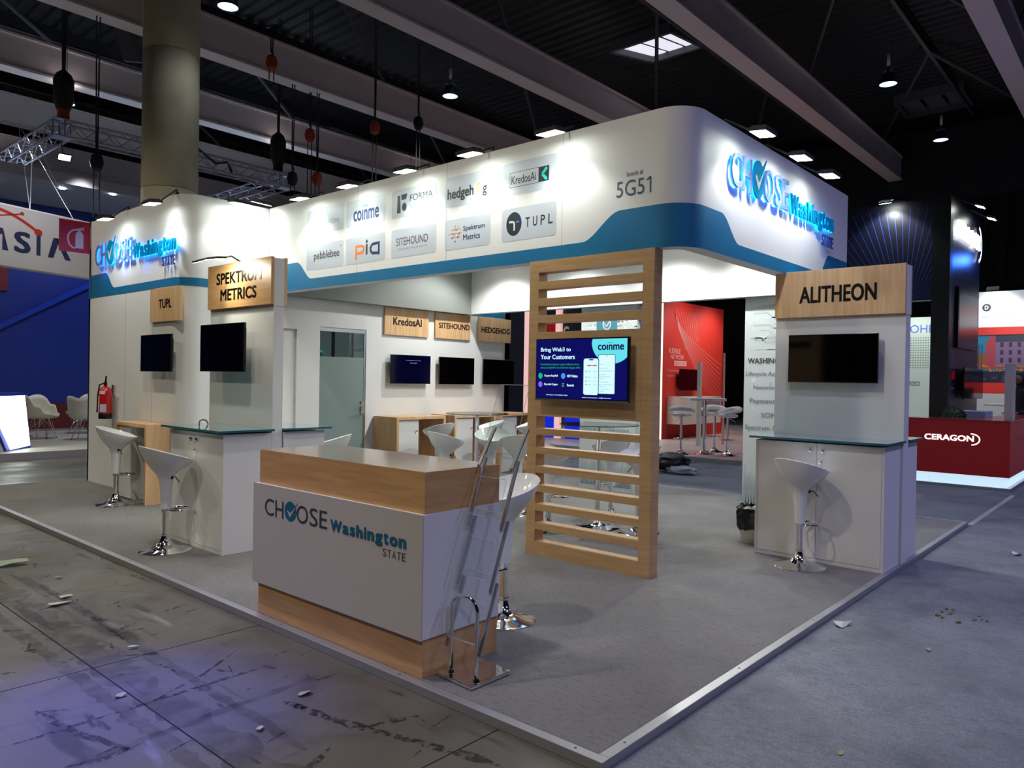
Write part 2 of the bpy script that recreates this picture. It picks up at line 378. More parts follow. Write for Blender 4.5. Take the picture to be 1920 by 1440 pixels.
bays = {(8.6, 9.95): 'hanging high-bay lamp above the logo side of the fascia', (13.65, 2.65): 'hanging high-bay lamp left of the dull grey skylight', (18.1, 2.62): 'hanging high-bay lamp below the dull grey skylight, lowest on the right',
        (3.62, 10.0): 'hanging high-bay lamp at the top edge, right of the concrete column', (3.5, 17.0): 'hanging high-bay lamp behind the black hoist left of the concrete column', (8.8, 17.0): 'hanging high-bay lamp behind the black hoist right of the concrete column'}
for p, lb in bays.items():
    q = place(hb, used, (p[0], p[1], 7.5), 0, lb)
    if p == (3.62, 10.0):       # the weaker lamp close to the column
        for ch in q.children:
            if ch.type == 'LIGHT': ch.data = ch.data.copy(); ch.data.energy *= .07
for p in ((-1.4, 2.65), (-6.2, 2.65), (-1.4, -4.7), (3.6, -4.7), (8.6, -4.7), (13.6, -4.7), (-1.4, 10), (-6.2, 10), (-6.2, -4.7), (3.6, -11), (10, -11), (13.6, 10), (13.6, 17), (3.6, 24), (-1.4, 17)):
    q = place(hb, used, (p[0], p[1], 7.5), 0, 'hanging high-bay lamp of the hall outside the view', 'high-bay lamps beyond the frame')
    for ch in q.children:
        if ch.type == 'LIGHT' and ch.name.startswith('light'):
            if p[1] < -4 and p[0] > -2: ch.data = ch.data.copy(); ch.data.color = (.50, .50, 1.0)
            elif p[0] < -1: ch.data = ch.data.copy(); ch.data.color = (1.0, .91, .74)

t = thing('stage_spotlight', 'blue stage spotlight hanging outside the view that tints the concrete', 'spotlight', (-2.6, 5.6, 6.5))
MB().tube([(-2.6, 5.6, 6.5), (-2.45, 5.25, 6.2)], [.09, .12], darkst, 16).tube([(-2.6, 5.6, 6.5), (-2.6, 5.6, 8.0)], .012, darkst, 6).build('can', t, smooth=True)
spot(t, (-2.44, 5.22, 6.17), (-1.02, 1.95, GZ), 2600, 15, 1, (.08, .10, 1), .12); spot(t, (-2.44, 5.22, 6.17), (-.7, 2.6, GZ), 350, 34, 1, (.16, .18, 1), .12)

# ---------------------------------------------------------------- booth platform
pf = thing('booth_platform', 'low platform with speckled grey carpet that carries the whole white booth', 'platform', (0, 0, GZ))
MB().box(.05, 7.09, .05, 9.86, GZ, 0, carpet).build('carpet', pf)
def edge(a, b, c, d, nm='edge_strip'):
    m = MB().box(a, b, c, d, GZ, 0, alum); o = m.build(nm, pf, bevel=.003)
    s = MB(); L = max(b - a, d - c); k = int(L / 1.1)
    for i in range(k + 1):
        q = .15 + i * 1.1
        x, y = ((a + b) / 2, c + q) if d - c > b - a else (a + q, (c + d) / 2)
        if (x < b and y < d): s.lathe([(.007, -.001), (.006, .0008), (.001, .0008)], (x, y, 0), darkst, 10)
    s.build('screw', o, kind='stuff')
edge(0, .055, 0, 9.91); edge(.055, 7.14, 0, .055); edge(7.09, 7.14, .055, 9.91); edge(.055, 7.09, 9.86, 9.91)

# ---------------------------------------------------------------- walls of the store room
ZT, ZB = 3.57, 2.52
X0, X1, Y0, Y1, R = 1.45, 7.12, 6.80, 9.6, .25
def arc(cx, cy, r, a0, a1, n=10): return [(cx + r * math.cos(a0 + (a1 - a0) * i / n), cy + r * math.sin(a0 + (a1 - a0) * i / n)) for i in range(n + 1)]
def ribbon(path, z0, z1, th, m, out=1, zt=None):
    """vertical wall along path (outside to the right of travel); th inward"""
    k = len(path); P = [Vector(p) for p in path]; N = []
    for i in range(k):
        d = (P[min(i + 1, k - 1)] - P[max(i - 1, 0)]).normalized(); N.append(Vector((-d.y, d.x)))
    b = MB(); V = []
    for i in range(k):
        q = P[i] + N[i] * th; zz = zt[i] if zt else z1
        V += [(P[i].x, P[i].y, z0), (P[i].x, P[i].y, zz), (q.x, q.y, zz), (q.x, q.y, z0)]
    F = []
    for i in range(k - 1):
        a = 4 * i; c = a + 4; F += [(a, c, c + 1, a + 1), (a + 1, c + 1, c + 2, a + 2), (a + 2, c + 2, c + 3, a + 3), (a + 3, c + 3, c, a)]
    F += [(0, 1, 2, 3), (4 * k - 1, 4 * k - 2, 4 * k - 3, 4 * k - 4)]
    return b.add(V, F, m)
rm = thing('store_room', 'white walled store room with rounded corners across the back of the booth', 'booth wall', (X0, Y0, 0))
pl = [(X0, Y1), (X0, Y0 + R)] + arc(X0 + R, Y0 + R, R, PI, 1.5 * PI)[1:] + [(2.25, Y0)]
pr_ = [(4.06, Y0), (X1 - R, Y0)] + arc(X1 - R, Y0 + R, R, 1.5 * PI, 2 * PI)[1:] + [(X1, Y1)]
ribbon(pl, 0, ZT, .05, wallm).build('wall_panel', rm, smooth=True)
ribbon(pr_, 0, ZT, .05, wallm).build('wall_panel', rm, smooth=True)
m = MB().box(2.25, 4.06, Y0, Y0 + .05, 2.155, ZT, wallm).box(2.95, 3.30, Y0, Y0 + .05, 0, 2.155, wallm).box(2.25, 2.95, Y0, Y0 + .05, 2.10, 2.155, wallm); m.build('wall_panel', rm)
MB().box(X0, X1, Y1 - .05, Y1, 0, ZT, wallm).build('wall_panel', rm)
dn = MB().box(2.25, 2.95, Y0 + .025, Y0 + .045, 0, 2.10, white).build('flush_door', rm); dn['label'] = 'plain white door leaf set back in the wall'
# vertical panel joints
for a in (8.35, 7.55):
    MB().box(X0 - .0015, X0 + .001, a - .0012, a + .0012, 0, ZB, ltink).build('panel_joint', rm)
# teal print around the room (profile of the top edge along the path)
def strip(path, prof, parent, name='teal_band'):
    """path with dense points; prof(s,(x,y)) gives the top height; print lies 2.5 mm outside the wall"""
    D = []; P = [Vector(p) for p in path]
    for i in range(len(P) - 1):
        L = (P[i + 1] - P[i]).length; k = max(1, int(L / .03))
        D += [P[i] + (P[i + 1] - P[i]) * j / k for j in range(k)]
    D.append(P[-1]); V = []; F = []
    for i, p in enumerate(D):
        d_ = (D[min(i + 1, len(D) - 1)] - D[max(i - 1, 0)]).normalized(); q = p + Vector((d_.y, -d_.x)) * .0025
        V += [(q.x, q.y, ZB - .005), (q.x, q.y, prof(p))]
    F = [(2 * i, 2 * i + 2, 2 * i + 3, 2 * i + 1) for i in range(len(D) - 1)]
    return MB().add(V, F, teal).build(name, parent, smooth=True)
def sm(t): t = min(1, max(0, t)); return t * t * (3 - 2 * t)
strip(pl[:-1] + [(2.53, Y0)], lambda p: 2.612 + .215 * sm((p.y - 8.72) / .3), rm)
strip([(6.14, Y0)] + pr_[1:], lambda p: 2.612 + .215 * sm((p.y - 8.72) / .3), rm)

# glass door
dr = thing('glass_door', 'grey frosted glass door with clear top pane in the back wall', 'door', (3.3, Y0, 0))
MB().box(3.305, 4.055, Y0 + .012, Y0 + .02, .01, 1.762, frost).build('frosted_pane', dr)
MB().box(3.305, 4.03, Y0 + .012, Y0 + .018, 1.764, 2.15, glass).build('clear_pane', dr)
MB().box(4.03, 4.055, Y0 + .008, Y0 + .03, 0, 2.15, steel).box(3.305, 4.03, Y0 + .008, Y0 + .03, 2.1, 2.15, steel).build('door_rail', dr)
h = MB().box(3.985, 4.03, Y0 - .004, Y0 + .012, .98, 1.16, steel).tube([(4.01, Y0, 1.10), (4.01, Y0 - .05, 1.10), (3.9, Y0 - .055, 1.10)], .010, chrome).lathe([(.02, 0), (.02, .02), (.001, .02)], (4.01, Y0 - .02, 1.02), chrome, 14)
h.build('door_handle', dr, smooth=True)
# things visible through the clear pane
t = thing('shelf_rack', 'dark shelf rack inside the store room behind the clear door pane', 'shelf', (3.9, 8.2, 0))
r = MB()
for x in (3.3, 4.7):
    for y in (8.0, 8.5): r.box(x, x + .04, y, y + .04, 0, 2.5, darkst)
r.build('upright', t)
for z in (.4, 1.1, 1.72, 2.3): MB().box(3.3, 4.74, 8.0, 8.54, z, z + .03, darkst).build('shelf', t)
tq = mat('turquoise_film', '#18c8ac', .3, coat=.3)
MB().box(3.4, 4.6, 8.06, 8.12, 2.26, 2.3, mat('shelf_lamp', '#40c8e8', .5, emit=(.02, .5, .7), es=4)).build('lamp_strip', t)
for xx in (3.6, 4.3): spot(t, (xx, 7.9, 2.25), (xx, 8.3, 1.6), 3, 150, .8, (.25, .85, 1), .05)
m = MB(); m.lathe([(.001, 0), (.34, .02), (.36, .1), (.25, .2), (.1, .24), (.001, .25)], (3.75, 8.25, 1.75), tq, 18)
for i, v in enumerate(m.v): m.v[i] = (v[0] + random.uniform(-.05, .05) + .5 * (v[0] - 3.75), v[1] + random.uniform(-.02, .02), v[2] + (random.uniform(0, .08) if v[2] > 1.78 else 0))
props(m.build('plastic_sheet', loc=(3.75, 8.25, 1.75), smooth=True), 'crumpled turquoise plastic sheet on the rack behind the glass door', 'plastic sheet')

# ---------------------------------------------------------------- fascia
fa = thing('fascia', 'large white overhead fascia ring with teal wave band and exhibitor logos', 'fascia', (2.53, 1.03, ZB))
FXo, FYo, RF, TH = 2.53, 1.03, .25, .15
fpath = [(FXo, 6.78), (FXo, FYo + RF)] + arc(FXo + RF, FYo + RF, RF, PI, 1.5 * PI)[1:] + [(6.13, FYo)]
ribbon(fpath, ZB, ZT, TH, wallm).build('fascia_panel', fa, smooth=True)
MB().box(6.0, 6.13, FYo + TH, 6.78, ZB, ZT, wallm).build('fascia_panel', fa)
MB().box(FXo + TH, 6.0, 6.66, 6.78, ZB - .01, ZT, liner).build('fascia_panel', fa)
def fprof(p):
    if p.x < 2.54: y = p.y; return 2.631 + .213 * sm((y - 5.86) / .3) + .213 * sm((1.99 - y) / .37)
    if p.x < 2.85: return 2.844
    return 2.634 + .21 * sm((3.40 - p.x) / .33) + .205 * sm((p.x - 5.29) / .26)
strip(fpath, fprof, fa)
# outside of the far fascia carries the same band
for y in (5.0, 3.6, 2.2): MB().box(FXo - .0012, FXo, y - .001, y + .001, ZB, ZT, ltink).build('panel_joint', fa)

f = FX(FXo)  # a = -Y
def tile(y0, y1, z0, z1): MB().rrect(f, -y0, -y1, z0, z1, .03, greytile, .0012).build('logo_tile', fa)
cols = [(5.97, 5.21), (5.21, 4.50), (4.43, 3.77), (3.64, 3.03), (2.90, 2.25)]
cols = [(5.96, 5.24), (5.20, 4.52), (4.42, 3.74), (3.62, 3.02), (2.88, 2.26)]
for (a, b) in cols:
    tile(a, b, 3.13, 3.42); tile(a, b, 2.725, 3.015)
def L_(name, fn):
    m = MB(); fn(m); return m.build(name, fa)
L_('logo_lettering', lambda m: m.text(f, 'ALITHEON', -5.75, -5.34, 3.225, 3.275, ltink, -.012))
def coinme(m, fr, a0, a1, b0, b1, ink, sw):
    m.text(fr, 'coınme', a0, a1, b0, b1, ink, .03)
    cx = a0 + (a1 - a0) * .47; hh = b1 - b0
    P = [(cx + (a1 - a0) * .13 * math.cos(t), b1 + hh * .05 + hh * .32 * math.sin(t)) for t in [PI * i / 10 for i in range(2, 9)]]
    m.line(fr, P, hh * .11, sw)
L_('logo_lettering', lambda m: coinme(m, f, -5.07, -4.63, 3.185, 3.30, navy, aqua))
def forma(m):
    m.poly(f, [(-4.34, 3.18), (-4.28, 3.18), (-4.29, 3.36), (-4.33, 3.36)], dkink); m.poly(f, [(-4.27, 3.31), (-4.2, 3.31), (-4.18, 3.365), (-4.275, 3.365)], dkink); m.disc(f, -4.225, 3.235, .035, .042, dkink)
    m.text(f, 'FORMA', -4.14, -3.80, 3.28, 3.345, greyink, -.012); m.text(f, 'VISION', -4.14, -3.92, 3.20, 3.25, ltink, -.012)
L_('logo_lettering', forma)
def hedge(m):
    m.text(f, 'hedgeh', -3.59, -3.24, 3.18, 3.31, dkink, .03); m.text(f, 'g', -3.125, -3.07, 3.18, 3.275, dkink, .015)
    m.poly(f, [(-3.175 + .042 * math.cos(t), 3.265 + .05 * math.sin(t)) for t in [PI * .3 + 1.35 * PI * i / 12 for i in range(13)]] + [(-3.16 + .02 * math.cos(t), 3.265 + .03 * math.sin(t)) for t in [PI * 1.65 - 1.3 * PI * i / 10 for i in range(11)]], peach)
L_('logo_lettering', hedge)
def kredos(m):
    fr = [(-2.79, 3.2), (-2.46, 3.2), (-2.46, 3.33), (-2.79, 3.33), (-2.79, 3.2)]; m.line(f, fr, .004, dkink); m.text(f, 'KredosAi', -2.77, -2.49, 3.225, 3.30, dkink, .005)
    m.rect(f, -2.46, -2.345, 3.2, 3.33, dkink); m.line(f, [(-2.37, 3.315), (-2.42, 3.265), (-2.37, 3.215)], .026, aqua, .002)
L_('logo_lettering', kredos)
L_('logo_lettering', lambda m: (m.text(f, 'pebblebee', -5.81, -5.32, 2.815, 2.93, greyink, .008), m.disc(f, -5.295, 2.955, .008, .01, greyink)))
def pia(m):
    m.rect(f, -5.03, -5.0, 2.77, 2.925, orange); m.line(f, [(-5.0, 2.91), (-4.9, 2.91), (-4.875, 2.88), (-4.9, 2.835), (-5.0, 2.835)], .03, orange)
    m.rect(f, -4.845, -4.815, 2.81, 2.92, greyink); m.disc(f, -4.83, 2.95, .017, .02, greyink)
    m.rect(f, -4.64, -4.61, 2.79, 2.93, navy); m.line(f, [(-4.64, 2.915), (-4.74, 2.91), (-4.77, 2.86), (-4.74, 2.815), (-4.64, 2.81)], .03, navy)
L_('logo_lettering', pia)
L_('logo_lettering', lambda m: (m.text(f, 'SITEHOUND', -4.34, -3.86, 2.845, 2.925, greyink, -.012), m.text(f, 'UNLEASH YOUR DATA', -4.32, -3.87, 2.80, 2.818, ltink, -.01), m.poly(f, [(-4.06, 2.9), (-4.03, 2.87), (-4.0, 2.9), (-4.03, 2.885)], orange, .002)))
def spek(m):
    for i in range(7):
        for j in range(5):
            if abs(i - 3) + abs(j - 2) * 1.4 > 3.6: continue
            m.disc(f, -3.56 + i * .027 + (j % 2) * .012, 2.80 + j * .037, .0085, .0095, orange if (i + 2 * j) % 3 else navy, n=10)
            if (i + j) % 2: m.line(f, [(-3.56 + i * .027, 2.80 + j * .037), (-3.53 + i * .027, 2.83 + j * .037)], .004, peach if i % 2 else navy)
    m.text(f, 'Spektrum', -3.37, -3.09, 2.875, 2.935, navy, .01); m.text(f, 'Metrics', -3.37, -3.15, 2.80, 2.855, navy, .01)
L_('logo_lettering', spek)
def tupl(m):
    m.disc(f, -2.735, 2.875, .09, .105, dkink); m.line(f, [(-2.79, 2.895), (-2.745, 2.895), (-2.73, 2.88), (-2.73, 2.815)], .018, white, .002); m.line(f, [(-2.71, 2.89), (-2.675, 2.89)], .018, mat('ink_blue', '#3a78d8', .5), .002)
    for i, ch in enumerate('TUPL'): m.text(f, ch, -2.60 + i * .085, -2.552 + i * .085, 2.83, 2.915, dkink, .01)
L_('logo_lettering', tupl)
L_('booth_number', lambda m: (m.text(f, 'booth #', -1.565, -1.42, 3.095, 3.135, greyink, 0), m.text(f, '5G5', -1.66, -1.405, 2.945, 3.07, mat('ink_slate', '#3d5b6a', .5), .0), m.line(f, [(-1.383, 3.045), (-1.352, 3.066), (-1.352, 2.945)], .014, MATS['ink_slate'])))

# the CHOOSE / Washington / STATE mark: unit box 0..1 wide, from the desk print
LOGO = [('C', 0, .077, .05, .79, 't'), ('H', .09, .157, .05, .79, 't'), ('O', .262, .351, .04, .79, 't'), ('S', .363, .424, .04, .79, 't'), ('E', .437, .492, .06, .77, 't')]
def choose(put, disc, w_, h_):
    for ch, a0, a1, b0, b1, k in LOGO: put(ch, a0 * w_, a1 * w_, (.34 + (b0 - .04) * .66 / .96 * 1.0) * h_, (.34 + b1 * .72) * h_, 'thin')
    disc(.213 * w_, (.34 + .30) * h_, .047 * w_, .32 * h_)
    xs_ = [(.516, .592), (.605, .655), (.665, .705), (.715, .765), (.777, .793), (.805, .852), (.862, .913), (.922, .955), (.963, 1.0), ]
    word = 'Washington'; x = .516; wd = [.085, .049, .042, .05, .022, .05, .052, .036, .054, .05]
    for ch, q in zip(word, wd):
        b0, b1 = .34, .34 + .27
        if ch in 'hit': b1 = .34 + .36 if ch != 't' else .34 + .33
        if ch == 'W': b1 = .34 + .36
        if ch == 'g': b0 = .34 - .09
        put(ch, x * w_, (x + q - .006) * w_, b0 * h_, b1 * h_, 'bold'); x += q
    for i, ch in enumerate('STATE'): put(ch, (.862 + i * .0285) * w_, (.862 + i * .0285 + .022) * w_, 0, .22 * h_, 'state')
def check_pts(cx, cy, rx, ry): return [(cx - .62 * rx, cy + .10 * ry), (cx - .08 * rx, cy - .60 * ry), (cx + .85 * rx, cy + .58 * ry), (cx - .06 * rx, cy - .22 * ry), (cx - .48 * rx, cy + .18 * ry)]
def lit_logo(fr, w_, h_, label):
    t = thing('illuminated_sign', label, 'sign', tuple(fr.p(0, 0)))
    faceg = mat('sign_face_pale', '#8090b8', .9, spec=.05); facet = mat('sign_face_teal', '#047fa6', .9, spec=.05, emit=(0., .30, .6), es=.12); faced = mat('sign_face_dark', '#1c3c70', .4)
    def put(ch, a0, a1, b0, b1, k):
        m = MB(); wt = -.012 if k == 'thin' else (.035 if k == 'bold' else -.005); fm = {'thin': faceg, 'bold': facet, 'state': faced}[k]
        m.text(fr, ch, a0, a1, b0, b1, fm, wt, .035, .012); o = m.build('letter', t)
        if k != 'state': MB().text(fr, ch, a0, a1, b0, b1, ledb if k == 'thin' else ledc, wt - .002, .022, .012).build('led_backing', o)
    def dsc(cx, cy, rx, ry):
        n = 28; P = [(cx + rx * math.cos(2 * PI * i / n), cy + ry * math.sin(2 * PI * i / n)) for i in range(n)]
        o = MB().prism(fr, P, .035, .047, facet).build('tick_disc', t); MB().prism(fr, P, .022, .034, ledc).build('led_backing', o)
        MB().prism(fr, check_pts(cx, cy, rx, ry), .048, .052, mat('tick_white', '#e4e6ea', .9, spec=.05)).build('tick_mark', o); MB().prism(fr, [(cx + .85 * rx, cy + .50 * ry), (cx + 1.5 * rx, cy + 1.25 * ry), (cx + .65 * rx, cy + .66 * ry)], .035, .047, facet).build('tick_tip', o)
    choose(put, dsc, w_, h_)
    for i in range(4):
        l = bpy.data.lights.new('glow', 'POINT'); l.energy = .25; l.color = (.03, .22, 1); l.shadow_soft_size = .03
        o = bpy.data.objects.new('glow', l); C.objects.link(o); o.parent = t; o.location = fr.p((.1 + .27 * i) * w_, .15 * h_, .10) - Vector(t['_l'])
    return t
lit_logo(Fr((3.15, FYo, 2.90), (1, 0, 0)), 2.40, .50, 'blue backlit letter sign on the right end of the fascia')
lit_logo(Fr((X0, 9.27, 2.75), (0, -1, 0)), 2.38, .50, 'blue backlit letter sign on the left store room wall above the teal band')

# ---------------------------------------------------------------- arm floods
def flood(base, head, aim, label, power=P_FLOOD, angle=116, group=None, tilt=None):
    t = thing('arm_spotlight', label, 'spotlight', tuple(base), group); b = Vector(base); h = Vector(head); d = (h - b); d.z = 0; d.normalize(); s_ = Vector((-d.y, d.x, 0))
    MB().tube([b, b + Vector((0, 0, .05)), h - d * .07 + Vector((0, 0, .03))], .009, darkst, 8).tube([b - s_ * .03, b + s_ * .03], .016, darkst, 8).build('arm', t, smooth=True)
    nrm = (Vector(aim) - h).normalized(); u = s_; v = nrm.cross(u).normalized(); fr = Fr(h, u, v)
    if fr.n.dot(nrm) < 0: fr = Fr(h, -u, v)
    m = MB().obox(fr, -.11, .11, -.075, .075, -.03, 0, darkst)
    for i in range(-4, 5): m.obox(fr, i * .022 - .003, i * .022 + .003, -.06, .06, -.045, -.03, darkst)
    hd = m.build('lamp_head', t, bevel=.003); MB().obox(fr, -.095, .095, -.062, .062, .001, .004, lampm).build('lens', t)
    spot(t, h + nrm * .03, aim, power, angle, .45, (1, 1, .96), .05); return t
for i, (y, lb) in enumerate(((5.74, 'arm spotlight above the ALITHEON tile'), (4.85, 'arm spotlight above the coinme tile'), (3.93, 'arm spotlight above the FORMA VISION tile'), (3.05, 'arm spotlight above the hedgehog tile'), (2.14, 'arm spotlight above the fascia between the KredosAi tile and the booth number'))):
    flood((FXo + .06, y, ZT + .01), (FXo - .25, y, 3.49), (FXo - .15, y, 2.6), lb)
for i, (x, lb) in enumerate(((3.22, 'first arm spotlight right of the rounded fascia corner'), (4.03, 'middle arm spotlight of the three over the right fascia end'), (4.75, 'last arm spotlight of the three over the right fascia end'))):
    flood((x, FYo + .06, ZT + .01), (x, FYo - .26, 3.45), (x, FYo - .16, 2.6), lb)
flood((2.0, Y0 + .02, ZT + .01), (2.0, Y0 - .25, 3.5), (2.0, Y0 - .15, 2.6), 'arm spotlight just left of the inner corner over the SPEKTRUM METRICS sign', P_FLOOD * .8)
flood((2.27, Y0 + .02, ZT + .01), (2.3, Y0 - .22, 3.56), (2.3, Y0 + .05, 2.6), 'arm spotlight right in the inner corner beside the fascia', P_FLOOD * .5)
for y, lb in ((8.35, 'left arm spotlight above the blue lit sign on the store room'), (7.0, 'right arm spotlight above the blue lit sign, in front of the concrete column')):
    flood((X0 + .02, y, ZT + .01), (X0 - .26, y, 3.41), (X0 - .16, y, 2.6), lb)
# inside floods, on top of the far fascia and shining on its inner face and the floor
for y in (1.9, 3.05, 4.5, 5.85): flood((6.02, y, ZT + .01), (5.45, y, 3.46), (5.2, y, 2.3), 'arm spotlight on the far fascia shining into the booth', P_FLOOD * 7, 135, 'arm spotlights hidden inside the fascia ring')
flood((6.65, Y0 + .02, ZT + .01), (6.65, Y0 - .3, 3.5), (6.65, Y0 + .1, 2.2), 'arm spotlight above the HEDGEHOG sign', P_FLOOD * 2, 100)

# ---------------------------------------------------------------- partition walls with signs
def beech_sign(fr, a0, a1, b0, b1, th, label, lines, m=None, ink=black, wt=.03):
    t = thing('name_sign', label, 'sign', tuple(fr.p(a0, b0))); MB().obox(fr, a0, a1, b0, b1, 0, th, m or beechv).build('board', t, bevel=.0015)
    p = MB()
    for tx, c0, c1, d0, d1 in lines: p.text(fr, tx, c0, c1, d0, d1, ink, wt, th + .001)
    p.build('lettering', t); return t
def partition(name, x0, x1, y0, y1, label):
    t = thing('partition_wall', label, 'wall panel', (x0, y0, 0)); MB().box(x0, x1, y0, y1, 0, 2.10, white).build('panel', t, bevel=.002)
    MB().box(x0 - .0, x1 + .0, y0, y1, 2.103, 2.525, white).build('head_panel', t, bevel=.002); return t
partition('a', 4.45, 4.6, .02, 1.13, 'white partition wall standing behind the ALITHEON counter at the right platform edge')
partition('s', 1.07, 1.17, 4.22, 5.36, 'white partition wall rising from the counter below the SPEKTRUM METRICS sign')
beech_sign(FX(4.45), -1.13, -.02, 2.109, 2.53, .03, 'wide beech sign reading ALITHEON on the right partition wall', [('ALITHEON', -.905, -.245, 2.232, 2.385)], wt=.03)
beech_sign(FX(1.07), -5.36, -4.22, 2.12, 2.535, .03, 'beech sign reading SPEKTRUM METRICS lit by a small curved lamp', [('SPEKTRUM', -5.19, -4.38, 2.345, 2.455), ('METRICS', -5.11, -4.46, 2.19, 2.30)], beech)
beech_sign(Fr((4.6, 0, 0), (0, 1, 0)), .02, 1.13, 2.109, 2.53, .03, 'beech sign on the rear side of the right partition wall', [])
beech_sign(Fr((1.17, 0, 0), (0, 1, 0)), 4.22, 5.36, 2.12, 2.535, .03, 'beech sign on the rear side of the left partition wall', [])
beech_sign(FX(X0), -7.56, -6.72 - .06, 2.108, 2.50, .03, 'beech sign reading TUPL on the left store room wall', [('TUPL', -7.325, -6.99, 2.262, 2.37)])
for a0, a1, tx, c0, c1, d0, d1, lb in ((4.36, 5.20, 'KredosAI', 4.51, 5.06, 2.255, 2.37, 'beech sign reading KredosAI on the back wall'), (5.34, 6.10, 'SITEHOUND', 5.41, 6.08, 2.265, 2.355, 'beech sign reading SITEHOUND on the back wall'), (6.30, 7.08, 'HEDGEHOG', 6.355, 7.05, 2.255, 2.35, 'beech sign reading HEDGEHOG at the right end of the back wall')):
    beech_sign(FY(Y0), a0, a1, 2.11, 2.505, .03, lb, [(tx, c0, c1, d0, d1)])
# curved clip lamp on the SPEKTRUM sign
t = thing('clip_lamp', 'small curved grey lamp clipped to the top of the SPEKTRUM METRICS sign', 'lamp', (1.06, 4.86, 2.53))
MB().tube([(1.07, 4.80, 2.54), (1.0, 4.83, 2.585), (.94, 4.86, 2.575)], .008, steel, 8).build('arm', t, smooth=True)
P = [(.94, 4.86, 2.572), (.86, 4.88, 2.566), (.78, 4.9, 2.548), (.70, 4.92, 2.515)]
m = MB(); V = []
for p in P: V += [(p[0], p[1] - .06, p[2]), (p[0], p[1] + .06, p[2]), (p[0] - .002, p[1] + .05, p[2] - .02), (p[0] - .002, p[1] - .05, p[2] - .02)]
F = [(0, 1, 2, 3), (15, 14, 13, 12)]
for i in range(3):
    a = 4 * i; F += [(a, a + 4, a + 5, a + 1), (a + 1, a + 5, a + 6, a + 2), (a + 3, a + 7, a + 4, a)]
m.add(V, F, mat('lamp_grey', '#5d6061', .35, .6)); m.build('lamp_head', t)
MB().add([(p[0] - .002, p[1] + s_ * .048, p[2] - .021) for p in P for s_ in (-1, 1)], [(0, 1, 3, 2), (2, 3, 5, 4), (4, 5, 7, 6)], lampm).build('lens', t)
spot(t, (.84, 4.88, 2.52), (1.12, 4.62, 2.2), 9, 115, .5, (1, .93, .75), .04)

# ---------------------------------------------------------------- televisions
def tv(fr, w_, h_, gap, label, content=None, side=True):
    t = thing('television', label, 'television', tuple(fr.p(w_ / 2, 0)))
    MB().obox(fr, 0, w_, 0, h_, gap, gap + .028, bezel).obox(fr, .04, w_ - .04, .05, h_ - .05, gap - .025, gap, blackm).build('casing', t, bevel=.003)
    MB().obox(fr, .008, w_ - .008, .014, h_ - .008, gap + .028, gap + .0295, screen).build('screen', t)
    MB().obox(fr, w_ / 2 - .1, w_ / 2 + .1, h_ / 2 - .12, h_ / 2 + .12, 0, .012, blackm).obox(fr, w_ / 2 - .04, w_ / 2 + .04, h_ / 2 - .05, h_ / 2 + .05, .012, gap - .02, darkst).build('wall_bracket', t)
    if content: content(t, fr, gap + .0305)
    return t
tv(FX(4.45, .978, 1.516), .765, .43, .05, 'blank black television on the partition wall under the ALITHEON sign')
tv(FX(1.07, 5.30, 1.525), .80, .44, .10, 'glossy black television under the SPEKTRUM METRICS sign')
tv(FX(X0, 7.60, 1.52), .80, .43, .09, 'black television under the TUPL sign on the left wall')
def nosig(t, fr, c):
    e = mat('screen_blue_idle', '#02021a', .1, emit=(.002, .002, .03), es=.15)
    m = MB().rect(fr, .012, .748, .018, .41, e, c); lt = mat('screen_text_dim', '#8090d0', .4, emit=(.3, .35, .8), es=.6)
    m.text(fr, 'No signal detected on this input', .27, .56, .335, .346, lt, 0, c + .0005); m.text(fr, 'Check the cable', .35, .48, .30, .31, lt, 0, c + .0005); m.build('picture', t)
tv(FY(Y0, 4.44, 1.408), .76, .42, .06, 'television under the KredosAI sign with a faint dark blue picture', nosig)
tv(FY(Y0, 5.385, 1.405), .76, .42, .06, 'black television under the SITEHOUND sign')
tv(FY(Y0, 6.36, 1.41), .75, .41, .06, 'black television under the HEDGEHOG sign')

# ---------------------------------------------------------------- slatted beech screen with television
sl = thing('slatted_screen', 'tall slatted beech screen that carries the coinme television', 'screen', (2.51, 1.29, 0))
SX0, SX1 = 2.505, 2.625
MB().box(SX0, SX1, 1.29, 1.392, 0, 2.515, beechd).build('stile', sl, bevel=.002); MB().box(SX0, SX1, 2.42, 2.52, 0, 2.515, beechd).build('stile', sl, bevel=.002)
MB().box(SX0, SX1, 1.392, 2.42, 0, .115, beechd).build('bottom_rail', sl); MB().box(SX0, SX1, 1.392, 2.42, 2.415, 2.515, beechd).build('top_rail', sl)
MB().box(SX0, SX1, 1.392, 2.42, 1.19, 1.905, beechd).build('middle_board', sl)
for k in range(6):
    z = .115 + .104 + k * .1617; MB().box(SX0, SX1, 1.392, 2.42, z, z + .0577, beechd).build('slat', sl, bevel=.0015)
for k in range(3):
    z = 1.905 + .079 + k * .1437; MB().box(SX0, SX1, 1.392, 2.42, z, z + .0647, beechd).build('slat', sl, bevel=.0015)
